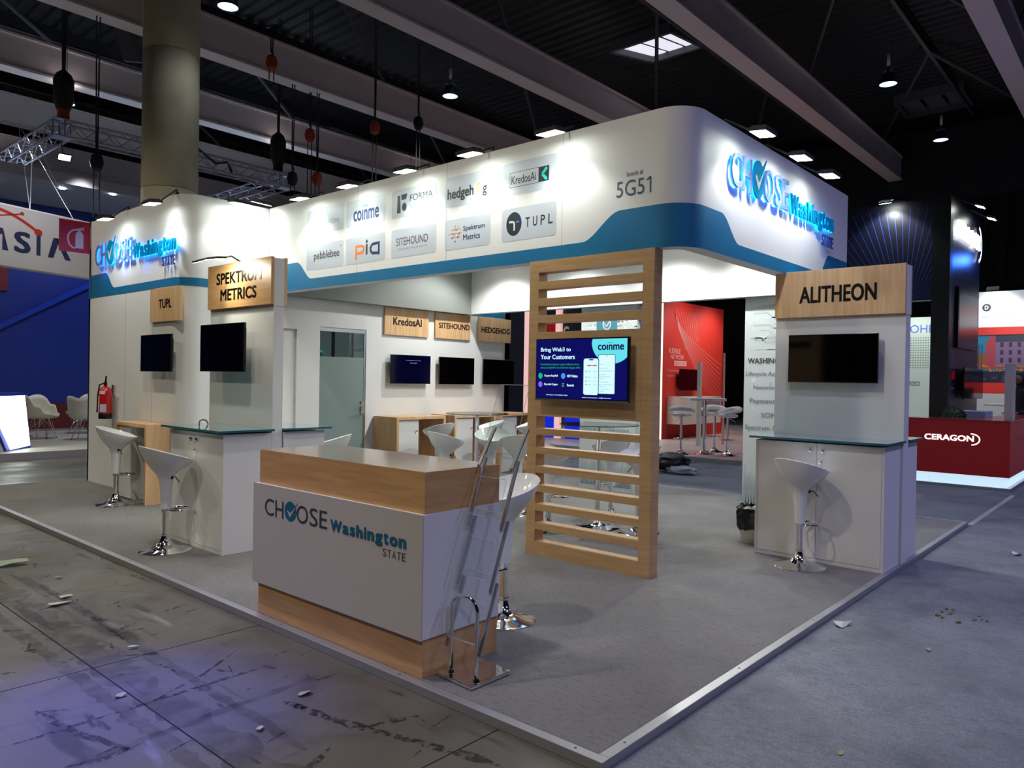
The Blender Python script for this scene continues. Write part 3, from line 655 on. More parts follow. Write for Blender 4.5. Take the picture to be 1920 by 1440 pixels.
def coin_pic(t, fr, c):
    E = lambda n, h, s=.8: mat('pic_' + n, '#000000', .2, emit=h, es=s)
    bg = E('navy', '#0b0b55', .75); wt = E('white', '#b9dbe8', .85); gr = E('green', '#12905a', .8); mn = E('mint', '#55bcc6', .9); nv = E('ink', '#0b1b48', .8); vi = E('violet', '#6a60d0'); bl = E('blue', '#3a86d8'); lg = E('leaf', '#12b060'); rd = E('red', '#d0443c'); gy = E('grey', '#74a0ab', .8)
    w_, h_ = .92, .51; m = MB(); q = lambda a, b: (a * w_, b * h_)
    m.rect(fr, .01, w_ - .01, .018, h_ - .01, bg, c)
    P = [q(.63, .975), q(.985, .975), q(.985, .70)] + [q(.83 + .2 * math.cos(t), .82 + .225 * math.sin(t) if 0 else .90 + .31 * math.sin(t)) for t in [-.55 - 2.45 * i / 16 for i in range(17)]]
    P = [q(.632, .975), q(.985, .975)] + [q(.835 + .21 * math.cos(t), .93 + .34 * math.sin(t)) for t in [-.78 - 2.3 * i / 18 for i in range(19)]]
    m.poly(fr, P, mn, c + .0004); coinme(m, Fr(fr.p(0, 0, c), fr.u, fr.v), .69 * w_, .955 * w_, .80 * h_, .885 * h_, nv, lg)
    for v in range(1): pass
    m.text(fr, 'Bring Web3 to', .06 * w_, .40 * w_, .77 * h_, .855 * h_, wt, .02, c + .0006); m.text(fr, 'Your Customers', .06 * w_, .445 * w_, .665 * h_, .74 * h_, wt, .02, c + .0006)
    m.text(fr, 'Seamlessly integrate crypto infrastructure', .06 * w_, .495 * w_, .56 * h_, .60 * h_, gr, .02, c + .0006); m.text(fr, "into your platform via Coinme's Crypto APIs", .06 * w_, .505 * w_, .505 * h_, .545 * h_, gr, .02, c + .0006)
    for a, b, cc, tx, a2 in ((.06, .395, lg, 'Crypto Buy/Sell', .26), (.32, .395, bl, 'NFT Wallets', .48), (.06, .255, vi, 'Pay with Crypto', .26), (.32, .25, gr, 'Rewards', .44)):
        if tx != 'Rewards': m.disc(fr, a * w_, b * h_, .024 * w_, .047 * h_, cc, c + .0005)
        else: m.line(fr, [q(.31, .23), q(.33, .23), q(.33, .275), q(.31, .275), q(.31, .23)], .003, mn, c + .0005)
        m.text(fr, tx, (a + .045) * w_, a2 * w_, (b - .02) * h_, (b + .02) * h_, wt, .03, c + .0006)
    m.text(fr, 'Add Crypto to Your Platform Today!', .13 * w_, .37 * w_, .075 * h_, .095 * h_, wt, .02, c + .0006); m.text(fr, 'coinme.com/enterprise - api@coinme.com', .53 * w_, .83 * w_, .05 * h_, .07 * h_, wt, .02, c + .0006)
    m.rrect(fr, .69 * w_, .87 * w_, .12 * h_, .735 * h_, .012, nv, c + .0008); m.rrect(fr, .697 * w_, .865 * w_, .13 * h_, .727 * h_, .010, wt, c + .001)
    m.rrect(fr, .535 * w_, .705 * w_, .095 * h_, .68 * h_, .02, nv, c + .0012); m.rrect(fr, .543 * w_, .698 * w_, .105 * h_, .672 * h_, .018, wt, c + .0014)
    m.rrect(fr, .60 * w_, .645 * w_, .645 * h_, .663 * h_, .004, nv, c + .0016); m.disc(fr, .78 * w_, .71 * h_, .004, .004, nv, c + .0016, 10)
    for a in (.58, .635): m.rrect(fr, a * w_, (a + .048) * w_, .553 * h_, .572 * h_, .004, rd, c + .0016)
    for b in (.47, .38, .32, .265): m.disc(fr, .57 * w_, b * h_, .007, .007, gy, c + .0016, 10); m.rect(fr, .585 * w_, .62 * w_, (b - .004) * h_, (b + .004) * h_, gy, c + .0016); m.rect(fr, .65 * w_, .68 * w_, (b - .004) * h_, (b + .004) * h_, gy, c + .0016)
    for i, b in enumerate((.58, .52, .48, .42, .39, .36, .31, .27, .24, .2, .165)): m.rect(fr, .71 * w_, (.76 + .02 * (i * 7 % 5)) * w_, (b - .003) * h_, (b + .003) * h_, gy, c + .0016)
    m.build('picture', t)
ct = tv(FX(SX0, 2.376, 1.332), .92, .51, .045, 'lit television showing the navy coinme advert on the slatted screen', coin_pic)
MB().obox(FX(SX0, 2.376, 1.332), .0, .92, -.004, .012, .073, .077, steel).build('silver_trim', ct)

# ---------------------------------------------------------------- counters
def knob(m, p, r=.013): m.lathe([(.006, 0), (.006, .012), (r, .016), (r, .026), (r * .7, .03), (.001, .03)], (0, 0, 0), chrome, 14)
def knob_obj(fr, a, b, parent, key=False):
    pts = [fr.p(a, b, c) for c in (0, .014, .016, .028, .031)]; m = MB().tube(pts, [.006, .006, .014, .014, .009], chrome, 12)
    if key: m.obox(fr, a - .003, a + .003, b - .05, b - .005, .03, .032, steel).obox(fr, a + .008, a + .022, b - .018, b + .012, .022, .026, blackm)
    return m.build('knob', parent, smooth=True)
def cabinet(x0, x1, y0, y1, h, label, front, key=False):
    """front '-x' or '+x': two doors"""
    t = thing('counter_cabinet', label, 'cabinet', (x0, y0, 0)); g = .02
    m = MB().box(x0 + (g if front == '-x' else 0), x1 - (g if front == '+x' else 0), y0, y1, 0, h, white)
    fx = x0 if front == '-x' else x1
    m.box(min(fx, fx + (g if front == '-x' else -g)), max(fx, fx + (g if front == '-x' else -g)), y0, y1, 0, .03, white)
    m.box(min(fx, fx + (g if front == '-x' else -g)), max(fx, fx + (g if front == '-x' else -g)), y0, y0 + .02, .03, h, white).box(min(fx, fx + (g if front == '-x' else -g)), max(fx, fx + (g if front == '-x' else -g)), y1 - .02, y1, .03, h, white)
    m.build('body', t); ym = (y0 + y1) / 2
    fr = FX(fx) if front == '-x' else Fr((fx, 0, 0), (0, 1, 0)); sg = -1 if front == '-x' else 1
    for a, b in ((y0 + .022, ym - .0015), (ym + .0015, y1 - .022)):
        d_ = MB().obox(fr, min(sg * a, sg * b), max(sg * a, sg * b), .033, h - .003, -.018, 0, white).build('door', t, bevel=.001)
        inner = (b - .05) if b < ym else (a + .05); knob_obj(fr, sg * inner, h - .065, d_, key)
    if True: knob_obj(fr, sg * (ym - .035), h - .16, t)
    return t
def glasstop(x0, x1, y0, y1, z, label):
    t = thing('glass_top', label, 'counter top', (x0, y0, z)); MB().box(x0, x1, y0, y1, z, z + .018, gedge).box(x0 + .001, x1 - .001, y0 + .001, y1 - .001, z + .018, z + .0183, gtop).build('pane', t)
    return t
cabinet(3.98, 4.44, .04, 1.10, 1.005, 'white two-door counter cabinet in front of the ALITHEON wall', '-x')
cabinet(4.61, 4.99, .04, 1.10, 1.005, 'white counter cabinet behind the ALITHEON wall', '+x')
glasstop(3.92, 4.448, .0, 1.14, 1.02, 'teal glass top on the cabinet under the ALITHEON television'); glasstop(4.602, 5.02, .0, 1.14, 1.02, 'teal glass top on the cabinet behind the ALITHEON wall')
cabinet(.62, 1.06, 4.21, 5.18, 1.0, 'white two-door counter cabinet with keys below the SPEKTRUM METRICS wall', '-x', True)
cabinet(1.18, 1.60, 4.21, 5.18, 1.0, 'white counter cabinet behind the SPEKTRUM METRICS wall', '+x')
glasstop(.56, 1.068, 4.17, 5.25, 1.015, 'teal glass top below the SPEKTRUM METRICS television with a black cable on it'); glasstop(1.172, 1.66, 4.17, 5.25, 1.015, 'teal glass top behind the SPEKTRUM METRICS wall')
for x0, x1, y0, y1, z in ((3.92, 4.448, 0, 1.14, 1.005), (4.602, 5.02, 0, 1.14, 1.005), (.56, 1.068, 4.17, 5.25, 1.0), (1.172, 1.66, 4.17, 5.25, 1.0)):
    pass
P = [(.80 + .14 * math.cos(t) * .9, 4.93 + .17 * math.sin(t), 1.037 + (.045 * math.sin(max(0, t)) if t < PI else 0)) for t in [PI * i / 12 for i in range(13)]]
props(MB().tube([(.70, 4.80, 1.04), (.74, 4.88, 1.075), (.80, 4.95, 1.085), (.87, 5.02, 1.075), (.93, 5.10, 1.04)], .006, black, 8).build('cable', loc=(.8, 4.9, 1.037), smooth=True), 'short black cable arched on the left teal glass counter top', 'cable')

def pedestal(x0, x1, y0, y1, h, label, axis, door_side):
    """beech portal desk: top and two sides, white door cabinet at one side, open on the other"""
    t = thing('beech_desk', label, 'desk', (x0, y0, 0)); th = .04
    MB().box(x0, x1, y0, y1, h - th, h, beechv).build('top', t, bevel=.0015)
    if axis == 'x':
        MB().box(x0, x0 + th, y0, y1, 0, h - th, beechv).build('side', t); MB().box(x1 - th, x1, y0, y1, 0, h - th, beechv).build('side', t)
        a0, a1 = x0 + th, x0 + th + .40
        MB().box(a0, a1, y0 + .05, y1, 0, h - th, white).build('locker', t)
        d_ = MB().box(a0 + .004, a1 - .02, y0 + .03, y0 + .048, .02, h - th - .01, white).build('door', t, bevel=.001); knob_obj(FY(y0 + .03), a1 - .07, h - .2, d_)
        MB().box(a1, x1 - th, y1 - .02, y1, 0, h - th, beechv).build('back_panel', t)
    else:
        MB().box(x0, x1, y0, y0 + th, 0, h - th, beechv).build('side', t); MB().box(x0, x1, y1 - th, y1, 0, h - th, beechv).build('side', t)
        a1, a0 = y1 - th, y1 - th - .36
        MB().box(x0 + .05, x1, a0, a1, 0, h - th, white).build('locker', t)
        d_ = MB().box(x0 + .03, x0 + .048, a0 + .01, a1 - .004, .02, h - th - .01, white).build('door', t, bevel=.001); knob_obj(FX(x0 + .03), -(a0 + .06), h - .2, d_)
        MB().box(x1 - .02, x1, y0 + th, a0, 0, h - th, liner).build('back_panel', t)
    return t
pedestal(1.17, 1.44, 7.03, 7.90, .915, 'beech portal desk against the left wall under the TUPL television', 'y', 0)
pedestal(4.20, 5.12, 6.28, 6.79, .95, 'beech portal desk with white locker under the KredosAI television', 'x', 0)
pedestal(5.30, 6.20, 6.28, 6.79, .95, 'beech portal desk with white locker under the SITEHOUND television', 'x', 0)
pedestal(6.32, 7.06, 6.28, 6.79, .95, 'beech portal desk at the far end under the HEDGEHOG television', 'x', 0)

# ---------------------------------------------------------------- reception desk
rd_ = thing('reception_desk', 'beech and white reception desk printed with the CHOOSE Washington STATE mark', 'desk', (.06, 1.12, 0))
MB().box(.06, .61, 1.12, 2.67, 0, .20, beech).build('plinth', rd_, bevel=.0015)
MB().box(.06, .61, 1.12, 2.67, .82, 1.03, beech).build('upper_body', rd_, bevel=.0015)
MB().box(.062, .608, 1.122, 2.668, 1.0302, 1.0305, mat('desk_top_veneer', '#917d69', .2, coat=.4, var=(14, .06))).build('top_surface', rd_)
MB().box(.04, .60, 1.105, 2.69, .2, .82, white).build('middle_body', rd_)
MB().box(.032, .04, 1.10, 2.695, .198, .822, warmwhite).build('front_panel', rd_, bevel=.001)
fr = FX(.032, 2.555, .572); m = MB()
def put(ch, a0, a1, b0, b1, k): m.text(fr, ch, a0, a1, b0, b1, {'thin': greyink, 'bold': tealink, 'state': greyink}[k], {'thin': -.012, 'bold': .05, 'state': -.012}[k])
def dsc(cx, cy, rx, ry):
    m.disc(fr, cx, cy, rx, ry, tealink); m.poly(fr, [(cx - .62 * rx, cy + .12 * ry), (cx - .08 * rx, cy - .62 * ry), (cx + .9 * rx, cy + .55 * ry), (cx + .02 * rx, cy - .15 * ry)], warmwhite, .002); m.poly(fr, [(cx + .9 * rx, cy + .55 * ry), (cx + 1.5 * rx, cy + 1.2 * ry), (cx + .6 * rx, cy + .45 * ry)], tealink, .0022)
choose(put, dsc, 1.335, .185); m.build('printed_mark', rd_)

# ---------------------------------------------------------------- bar stools
def bar_stool():
    t = thing('bar_stool', '', 'stool')
    MB().lathe([(.205, 0), (.207, .004), (.195, .010), (.13, .022), (.075, .045), (.045, .08), (.034, .11), (.030, .125), (.034, .13), (.034, .14)], (0, 0, 0), chrome, 36).build('base', t, smooth=True)
    MB().tube([(0, 0, .13), (0, 0, .36)], .026, chrome, 16).tube([(0, 0, .33), (0, 0, .365)], .034, chrome, 16).build('column', t, smooth=True)
    P = [(.10 + .10 * math.cos(a), .105 * math.sin(a), .345) for a in [2 * PI * i / 24 for i in range(24)]]
    MB().tube(P, .009, chrome, 8, closed=True).tube([(.03, 0, .345), (.2, 0, .345)], .007, chrome, 6).build('footrest', t, smooth=True)
    prof = [(.040, .355, 0), (.044, .45, 0), (.05, .54, 0), (.058, .60, 0), (.068, .63, 0), (.09, .66, .03), (.125, .695, .15), (.165, .735, .42), (.198, .782, .8), (.214, .82, 1), (.217, .828, 1), (.212, .831, 1), (.196, .80, .9), (.16, .762, .55), (.11, .735, .25), (.05, .722, .08), (.001, .72, 0)]
    MB().lathe(prof, (0, 0, 0), gloss, 40, tilt=-.066).build('seat', t, smooth=True)
    MB().tube([(.03, -.055, .62), (.05, -.085, .63), (.075, -.115, .585)], .0045, black, 6).lathe([(.008, 0), (.01, .01), (.008, .03), (.001, .032)], (.03, -.062, .61), black, 10).build('height_lever', t, smooth=True)
    return t
bs = bar_stool(); used = []
for x, y, rz, lb in ((.38, 4.72, -.15, 'white bowl bar stool with chrome base in front of the left white cabinet'), (.97, 7.33, -.5, 'white bowl bar stool in front of the TUPL desk'),
                     (3.745, .615, -.35, 'white bowl bar stool in front of the ALITHEON cabinet'), (1.03, 1.45, 3.0, 'white bowl bar stool behind the reception desk and brochure stand'),
                     (3.48, 4.56, -.2, 'white bowl bar stool nearest behind the desk top, tilted high to the left'), (4.55, 5.82, 1.6, 'white bowl bar stool tilted high to the right, at the KredosAI desk'),
                     (4.22, 4.52, -2.4, 'white bowl bar stool facing the camera below the round glass table'), (5.58, 5.84, 2.6, 'white bowl bar stool at the SITEHOUND desk behind the round table'),
                     (3.88, 3.80, .9, 'white bowl bar stool left of the slatted screen, right of the front-facing stool'), (2.22, 4.98, 2.3, 'white bowl bar stool behind the left counter, only its seat showing'),
                     (3.40, 2.98, -1.0, 'white bowl bar stool seen left in the lower slots of the screen'), (4.42, 2.92, 1.4, 'white bowl bar stool behind the round table seen through the right slots'),
                     (3.95, 2.28, 2.5, 'white bowl bar stool half hidden by the right stile of the slatted screen'), (6.35, 5.7, 2.4, 'white bowl bar stool at the HEDGEHOG desk, right of the others')):
    place(bs, used, (x, y, 0), rz, lb, 'white bowl bar stools of the booth')

def high_table():
    t = thing('high_table', '', 'table')
    MB().lathe([(.225, 0), (.228, .005), (.21, .012), (.1, .024), (.05, .045), (.034, .07), (.03, .09)], (0, 0, 0), chrome, 36).build('base', t, smooth=True)
    MB().tube([(0, 0, .08), (0, 0, 1.04)], .028, chrome, 16).tube([(0, 0, .5), (0, 0, .56)], .031, chrome, 16).build('column', t, smooth=True)
    MB().lathe([(.1, 1.035), (.1, 1.045), (.03, 1.045)], (0, 0, 0), chrome, 24).build('top_plate', t, smooth=True)
    MB().lathe([(.40, 1.046), (.405, 1.05), (.405, 1.054), (.40, 1.058)], (0, 0, 0), tglass, 48).build('table_top', t, smooth=True)
    return t
ht = high_table(); used2 = []
place(ht, used2, (3.88, 2.72, 0), 0, 'round glass high table on a chrome column seen through the slatted screen')
place(ht, used2, (4.45, 5.0, 0), 0, 'round glass high table between the bar stools left of the slatted screen', scale=1.0)

# ---------------------------------------------------------------- brochure stand
edgem = mat('acrylic_edge', '#b8c4c6', .2)
b = thing('brochure_stand', 'folding chrome and clear acrylic brochure stand beside the reception desk', 'stand', (.28, .97, 0))
MB().add([(.14, 1.10, .004), (.125, .84, .004), (.41, .84, .004), (.43, 1.08, .004), (.14, 1.10, .022), (.125, .84, .022), (.41, .84, .022), (.43, 1.08, .022)], [(3, 2, 1, 0), (4, 5, 6, 7), (0, 1, 5, 4), (1, 2, 6, 5), (2, 3, 7, 6), (3, 0, 4, 7)], chrome).build('base_plate', b, bevel=.003)
U = [(.20, 1.06, .022), (.20, 1.06, .34)] + [(.20, 1.06 - .06 + .06 * math.cos(a), .34 + .075 * math.sin(a)) for a in [PI / 2 * i / 6 for i in range(1, 7)]]
U += [(.20, .94 + .0 + .06 * math.cos(a) - .0, .34 + .075 * math.sin(a)) for a in [PI / 2 + PI / 2 * i / 6 for i in range(0, 7)]] + [(.20, .88, .022)]
MB().tube(U, .0115, chrome, 12).lathe([(.018, 0), (.018, .008), (.012, .014)], (.20, 1.06, .022), chrome, 14).lathe([(.018, 0), (.018, .008), (.012, .014)], (.20, .88, .022), chrome, 14).build('tube_frame', b, smooth=True)
for k in range(4):
    x0, z0 = .19 + .072 * k, .14 + .30 * k; x1, z1 = x0 + .125, z0 + (.34 if k < 3 else .20)
    for y in (1.085, .855):
        MB().bar((x0, y, z0), (x1, y, z1), .009, .018, steel, (0, 1, 0)).lathe([(.007, -.008), (.007, .008)], (x0, y, z0), chrome, 8).build('side_bar', b)
    yc0, yc1 = .865, 1.075; n_ = Vector((-(z1 - z0), 0, x1 - x0)).normalized() * .0015
    za = z0 + .05; xa = x0 + .03; top = .34 if k < 3 else .40
    fr = Fr((xa - .012, yc1, za), (0, -1, 0), (.32, 0, .95)); pk = MB()
    pk.prism(fr, rr(0, .21, 0, top, .02), 0, .003, acryl).prism(fr, rr(0, .21, 0, .2, .02), .03, .033, acryl).obox(fr, 0, .21, 0, .003, .003, .03, acryl)
    ol = rr(0, .21, 0, top, .02); pk.tube([fr.p(a_, b_, .0015) for a_, b_ in ol], .0016, edgem, 4, closed=True).tube([fr.p(a_, b_, .0315) for a_, b_ in rr(0, .21, 0, .2, .02)], .0012, edgem, 4, closed=True)
    o = pk.build('brochure_pocket', b)

# ---------------------------------------------------------------- extinguisher, its sign, bin
e = thing('fire_extinguisher', 'red fire extinguisher hanging on the left end of the store room wall', 'fire extinguisher', (1.33, 8.69, .93))
ex = (1.345, 8.69)
MB().lathe([(.078, .07), (.08, .08), (.08, .34), (.07, .385), (.045, .41), (.022, .42), (.02, .435)], (ex[0], ex[1], .90), redp, 28).build('cylinder', e, smooth=True)
MB().lathe([(.074, 0), (.08, .004), (.081, .07), (.078, .075)], (ex[0], ex[1], .90), black, 28).build('base_ring', e, smooth=True)
MB().lathe([(.02, .43), (.022, .47), (.012, .48), (.001, .48)], (ex[0], ex[1], .90), black, 14).bar((ex[0], ex[1], 1.38), (ex[0] - .03, ex[1] - .1, 1.45), .02, .012, black).bar((ex[0], ex[1], 1.37), (ex[0] - .03, ex[1] - .11, 1.35), .02, .01, black).build('valve_handle', e, smooth=True)
MB().tube([(ex[0], ex[1] + .02, 1.36), (ex[0] - .04, ex[1] + .09, 1.34), (ex[0] - .05, ex[1] + .115, 1.2), (ex[0] - .05, ex[1] + .12, 1.05), (ex[0] - .05, ex[1] + .125, .98)], [.009, .009, .009, .01, .014], black, 8).build('hose', e, smooth=True)
def wrap(z0, z1, a0, a1, m): 
    n = 6; return MB().add([(ex[0] + .0812 * math.cos(a0 + (a1 - a0) * i / n), ex[1] + .0812 * math.sin(a0 + (a1 - a0) * i / n), z) for i in range(n + 1) for z in (z0, z1)], [(2 * i, 2 * i + 2, 2 * i + 3, 2 * i + 1) for i in range(n)], m)
wrap(1.22, 1.26, 3.4, 4.3, white).build('tag_label', e); wrap(.99, 1.09, 3.5, 4.5, mat('label_lilac', '#c9c3dc', .5)).build('tag_label', e); wrap(1.10, 1.2, 2.9, 3.4, mat('label_pale', '#cfb9b4', .5)).build('tag_label', e)
MB().box(1.43, 1.449, 8.66, 8.72, 1.2, 1.34, steel).build('wall_hook', e)
sg = thing('fire_point_sign', 'red sign with white extinguisher pictogram projecting from the left wall end', 'sign', (1.3, 9.58, 3.1)); fr = Fr((1.06, 9.575, 3.13), (1, 0, 0))
MB().obox(fr, 0, .40, 0, .43, -.006, 0, mat('sign_red', '#c0184a', .4)).build('board', sg); m = MB(); pw = mat('pictogram_white', '#d8d0f4', .4)
m.poly(fr, [(.20, .06), (.30, .06), (.30, .24), (.285, .275), (.265, .29), (.265, .305), (.235, .305), (.235, .29), (.215, .275), (.2, .24)], pw)
m.line(fr, [(.235, .31), (.17, .30), (.12, .25), (.105, .18), (.125, .10), (.17, .06), (.2, .06)], .022, pw); m.line(fr, [(.21, .315), (.31, .345)], .016, pw); m.line(fr, [(.24, .31), (.31, .32)], .012, pw); m.build('pictogram', sg)
MB().box(1.44, 1.47, 9.56, 9.59, 3.2, 3.5, steel).build('bracket', sg)

bn = thing('waste_bin', 'small cream waste bin with a black bin liner beside the ALITHEON cabinet', 'bin', (4.36, 1.30, 0))
MB().lathe([(.085, 0), (.09, .01), (.115, .27), (.12, .28), (.11, .28), (.085, .02)], (4.36, 1.30, 0), offw, 24).build('bucket', bn, smooth=True)
m = MB().lathe([(.118, .13), (.13, .16), (.128, .22), (.132, .27), (.12, .30), (.135, .33), (.10, .345), (.09, .30), (.07, .2)], (4.36, 1.30, 0), mat('bin_liner', '#08080a', .25), 36)
for i, v in enumerate(m.v): m.v[i] = (v[0] + random.uniform(-.012, .012), v[1] + random.uniform(-.012, .012), v[2] + random.uniform(-.015, .018))
m.build('liner', bn, smooth=True)

# ---------------------------------------------------------------- graphic pillars under the far fascia
pale = mat('graphic_ground', '#b9c2c3', .55); trace = mat('graphic_trace', '#a3b0b2', .55); trace2 = mat('graphic_trace_light', '#cdd4d4', .55); gteal = mat('graphic_teal', '#3f7f92', .5); slate = mat('graphic_text', '#3e6377', .5)
def pillar(y0, y1, label, lines, logo):
    t = thing('graphic_pillar', label, 'graphic panel', (6.1, y0, 0)); MB().box(6.1, 6.25, y0, y1, 0, 2.515, pale).build('body', t, bevel=.002)
    fr = FX(6.1); m = MB(); rnd = random.Random(int(y0 * 10)); W = y1 - y0
    for k in range(34):
        a = -y1 + rnd.uniform(.02, W - .2); b = rnd.uniform(1.88, 2.45); P = [(a, b)]; d_ = rnd.choice((1, -1))
        L1 = rnd.uniform(.06, .3); P.append((min(a + L1, -y0 - .01), b)); k2 = rnd.uniform(.03, .1)
        if P[-1][0] + k2 < -y0 - .01: P.append((P[-1][0] + k2, b + d_ * k2)); P.append((min(P[-1][0] + rnd.uniform(.03, .2), -y0 - .01), P[-1][1]))
        c = rnd.choice((trace, trace, trace2)); m.line(fr, P, rnd.choice((.008, .014, .02)), c, .0012); m.disc(fr, P[-1][0], P[-1][1], .014, .014, c, .0013, 12)
    for k in range(16): a = -y1 + rnd.uniform(.03, W - .04); m.disc(fr, a, rnd.uniform(1.2, 2.45), rnd.uniform(.008, .03), rnd.uniform(.01, .03), rnd.choice((trace, trace2)), .0013, 14)
    for k in range(26): # faint forest silhouettes at the foot
        a = -y1 + .01 + (W - .06) * k / 26; h_ = rnd.uniform(.3, .62); m.poly(fr, [(a, .06), (a + .045, .06), (a + .03, h_), (a + .015, h_ - .05)], trace, .0012)
    m.build('printed_pattern', t)
    q = MB()
    if logo: q.rect(fr, -logo - .34, -logo, 2.14, 2.44, gteal, .002); q.disc(fr, -logo - .17, 2.28, .07, .085, pale, .0025); q.disc(fr, -logo - .17, 2.28, .05, .065, gteal, .003); q.line(fr, [(-logo - .21, 2.29), (-logo - .175, 2.24), (-logo - .09, 2.37)], .02, pale, .0035)
    for tx, a0, a1, b0, b1, bold in lines: q.text(fr, tx, a0, a1, b0, b1, greyink if bold else slate, .02 if bold else 0, .005)
    q.build('lettering', t); return t
pillar(1.25, 2.17, 'pale circuit-print pillar listing WASHINGTON business services, left of the ALITHEON wall', [('WASHINGTON', -2.125, -1.57, 1.735, 1.80, 1), ('Lifecycle Assessment', -2.145, -1.52, 1.575, 1.64, 0), ('Network Planning', -2.05, -1.45, 1.42, 1.475, 0), ('Payment Systems', -2.09, -1.48, 1.25, 1.32, 0), ('SON Solutions', -1.95, -1.38, 1.10, 1.155, 0), ('Spectrum Data', -2.145, -1.66, .935, 1.005, 0)], 1.44)
pillar(3.67, 4.58, 'pale circuit-print pillar with Holographic Collaboration text, seen through the slatted screen', [('WASHINGTON', -4.5, -3.75, .99, 1.06, 1), ('Holographic Collaboration', -4.555, -3.765, .80, .86, 0)], 3.98)

# ---------------------------------------------------------------- litter on the floor
def scrap(x, y, r, m, label, z=GZ, seed=0, cat='litter', name='paper_scrap'):
    rn = random.Random(seed + int(x * 100)); n = 7; V = [(x, y, z + r * .25)]; 
    for i in range(n):
        a = 2 * PI * i / n; q = r * rn.uniform(.5, 1.1); V.append((x + q * math.cos(a), y + q * math.sin(a) * .6, z + .006 + rn.uniform(0, r * .35)))
    V += [(v[0], v[1], v[2] - .003) for v in V]
    F = [(0, i + 1, (i + 1) % n + 1) for i in range(n)] + [(n + 1, n + 1 + (i + 1) % n + 1, n + 1 + i + 1) for i in range(n)] + [(i + 1, n + 2 + i, n + 2 + (i + 1) % n, (i + 1) % n + 1) for i in range(n)]
    return props(MB().add(V, F, m).build(name, loc=(x, y, z)), label, cat)
pap = mat('paper_pale', '#a9ac97', .7); tan_ = mat('scrap_tan', '#9c8f72', .8); brn = mat('scrap_brown', '#6d5542', .9); wsc = mat('scrap_white', '#b6b6b8', .7)
scrap(-.58, 5.25, .16, mat('paper_green', '#8e9c7e', .7), 'large torn pale green paper at the left edge of the concrete')
scrap(-.70, 3.85, .075, pap, 'crumpled paper scrap on the concrete left of the first stool'); scrap(-.60, 4.0, .05, pap, 'small paper flake next to the crumpled scrap on the left concrete', seed=3)
scrap(-.48, 4.55, .04, tan_, 'tan fragment on the concrete between the green paper and the stool', seed=5); scrap(-.69, 2.69, .035, wsc, 'small white fragment on the floor joint')
scrap(-.99, 2.08, .035, tan_, 'curled tan shaving on the concrete in the blue light', seed=2); scrap(-.38, 1.47, .045, tan_, 'tan flake on the concrete below the reception desk'); scrap(-.72, 1.30, .03, pap, 'pale flake near the dark scrape on the concrete', seed=9)
scrap(2.55, -.10, .09, wsc, 'white paper twist on the aisle carpet beside the platform edge'); scrap(2.44, -.62, .03, tan_, 'small cylinder-like crumb standing on the wet aisle patch', seed=4)
scrap(5.8, -.62, .07, wsc, 'white paper scrap far right on the aisle carpet'); scrap(.82, -.64, .025, tan_, 'tan crumb at the bottom of the aisle carpet')
rn = random.Random(5)
for i in range(11): scrap(3.28 + rn.uniform(-.14, .16), -.62 + rn.uniform(-.16, .14), rn.uniform(.018, .034), brn, 'brown chip in the small heap on the aisle carpet', seed=i)['group'] = 'brown chips on the aisle carpet'

# dark scrapes and grime lines on the concrete
def scuff_mat(nm='scuff_grime', sc_=34, top=.8, col='#1c1b1c'):
    m = bpy.data.materials.new(nm); m.use_nodes = True; nt = m.node_tree; b = nt.nodes['Principled BSDF']; o = nt.nodes['Material Output']
    b.inputs['Base Color'].default_value = lin(col); b.inputs['Roughness'].default_value = .55
    g = nt.nodes.new('ShaderNodeNewGeometry'); n = nt.nodes.new('ShaderNodeTexNoise'); n.inputs['Scale'].default_value = sc_; n.inputs['Detail'].default_value = 8; nt.links.new(g.outputs['Position'], n.inputs['Vector'])
    r = nt.nodes.new('ShaderNodeMapRange'); r.inputs[1].default_value = .42; r.inputs[2].default_value = .6; r.inputs[3].default_value = 0; r.inputs[4].default_value = top; r.inputs[1].default_value = .42 if sc_ > 20 else .3; nt.links.new(n.outputs[0], r.inputs[0])
    t_ = nt.nodes.new('ShaderNodeBsdfTransparent'); x = nt.nodes.new('ShaderNodeMixShader'); nt.links.new(r.outputs[0], x.inputs[0]); nt.links.new(t_.outputs[0], x.inputs[1]); nt.links.new(b.outputs[0], x.inputs[2]); nt.links.new(x.outputs[0], o.inputs[0]); return m
sg_ = scuff_mat(); sf_ = scuff_mat('grime_soft', 9, .3, '#2c2925'); rn = random.Random(11)
def scuff(P, wd, mt=None):
    Q = []
    for (x0, y0), (x1, y1) in zip(P, P[1:]):
        k = max(2, int(math.hypot(x1 - x0, y1 - y0) / .05)); Q += [(x0 + (x1 - x0) * i / k, y0 + (y1 - y0) * i / k) for i in range(k)]
    Q.append(P[-1]); V = []
    for i, (x, y) in enumerate(Q):
        d = Vector((Q[min(i + 1, len(Q) - 1)][0] - Q[max(i - 1, 0)][0], Q[min(i + 1, len(Q) - 1)][1] - Q[max(i - 1, 0)][1])).normalized(); e = min(1, (i + .3) * .5, (len(Q) - i - .7) * .5)
        a, b = wd * e * rn.uniform(.3, .75), wd * e * rn.uniform(.3, .75); V += [(x - d.y * a, y + d.x * a, GZ + .0012), (x + d.y * b, y - d.x * b, GZ + .0012)]
    MB().add(V, [(2 * i, 2 * i + 1, 2 * i + 3, 2 * i + 2) for i in range(len(Q) - 1)], mt or sg_).build('scuff_mark', fl)
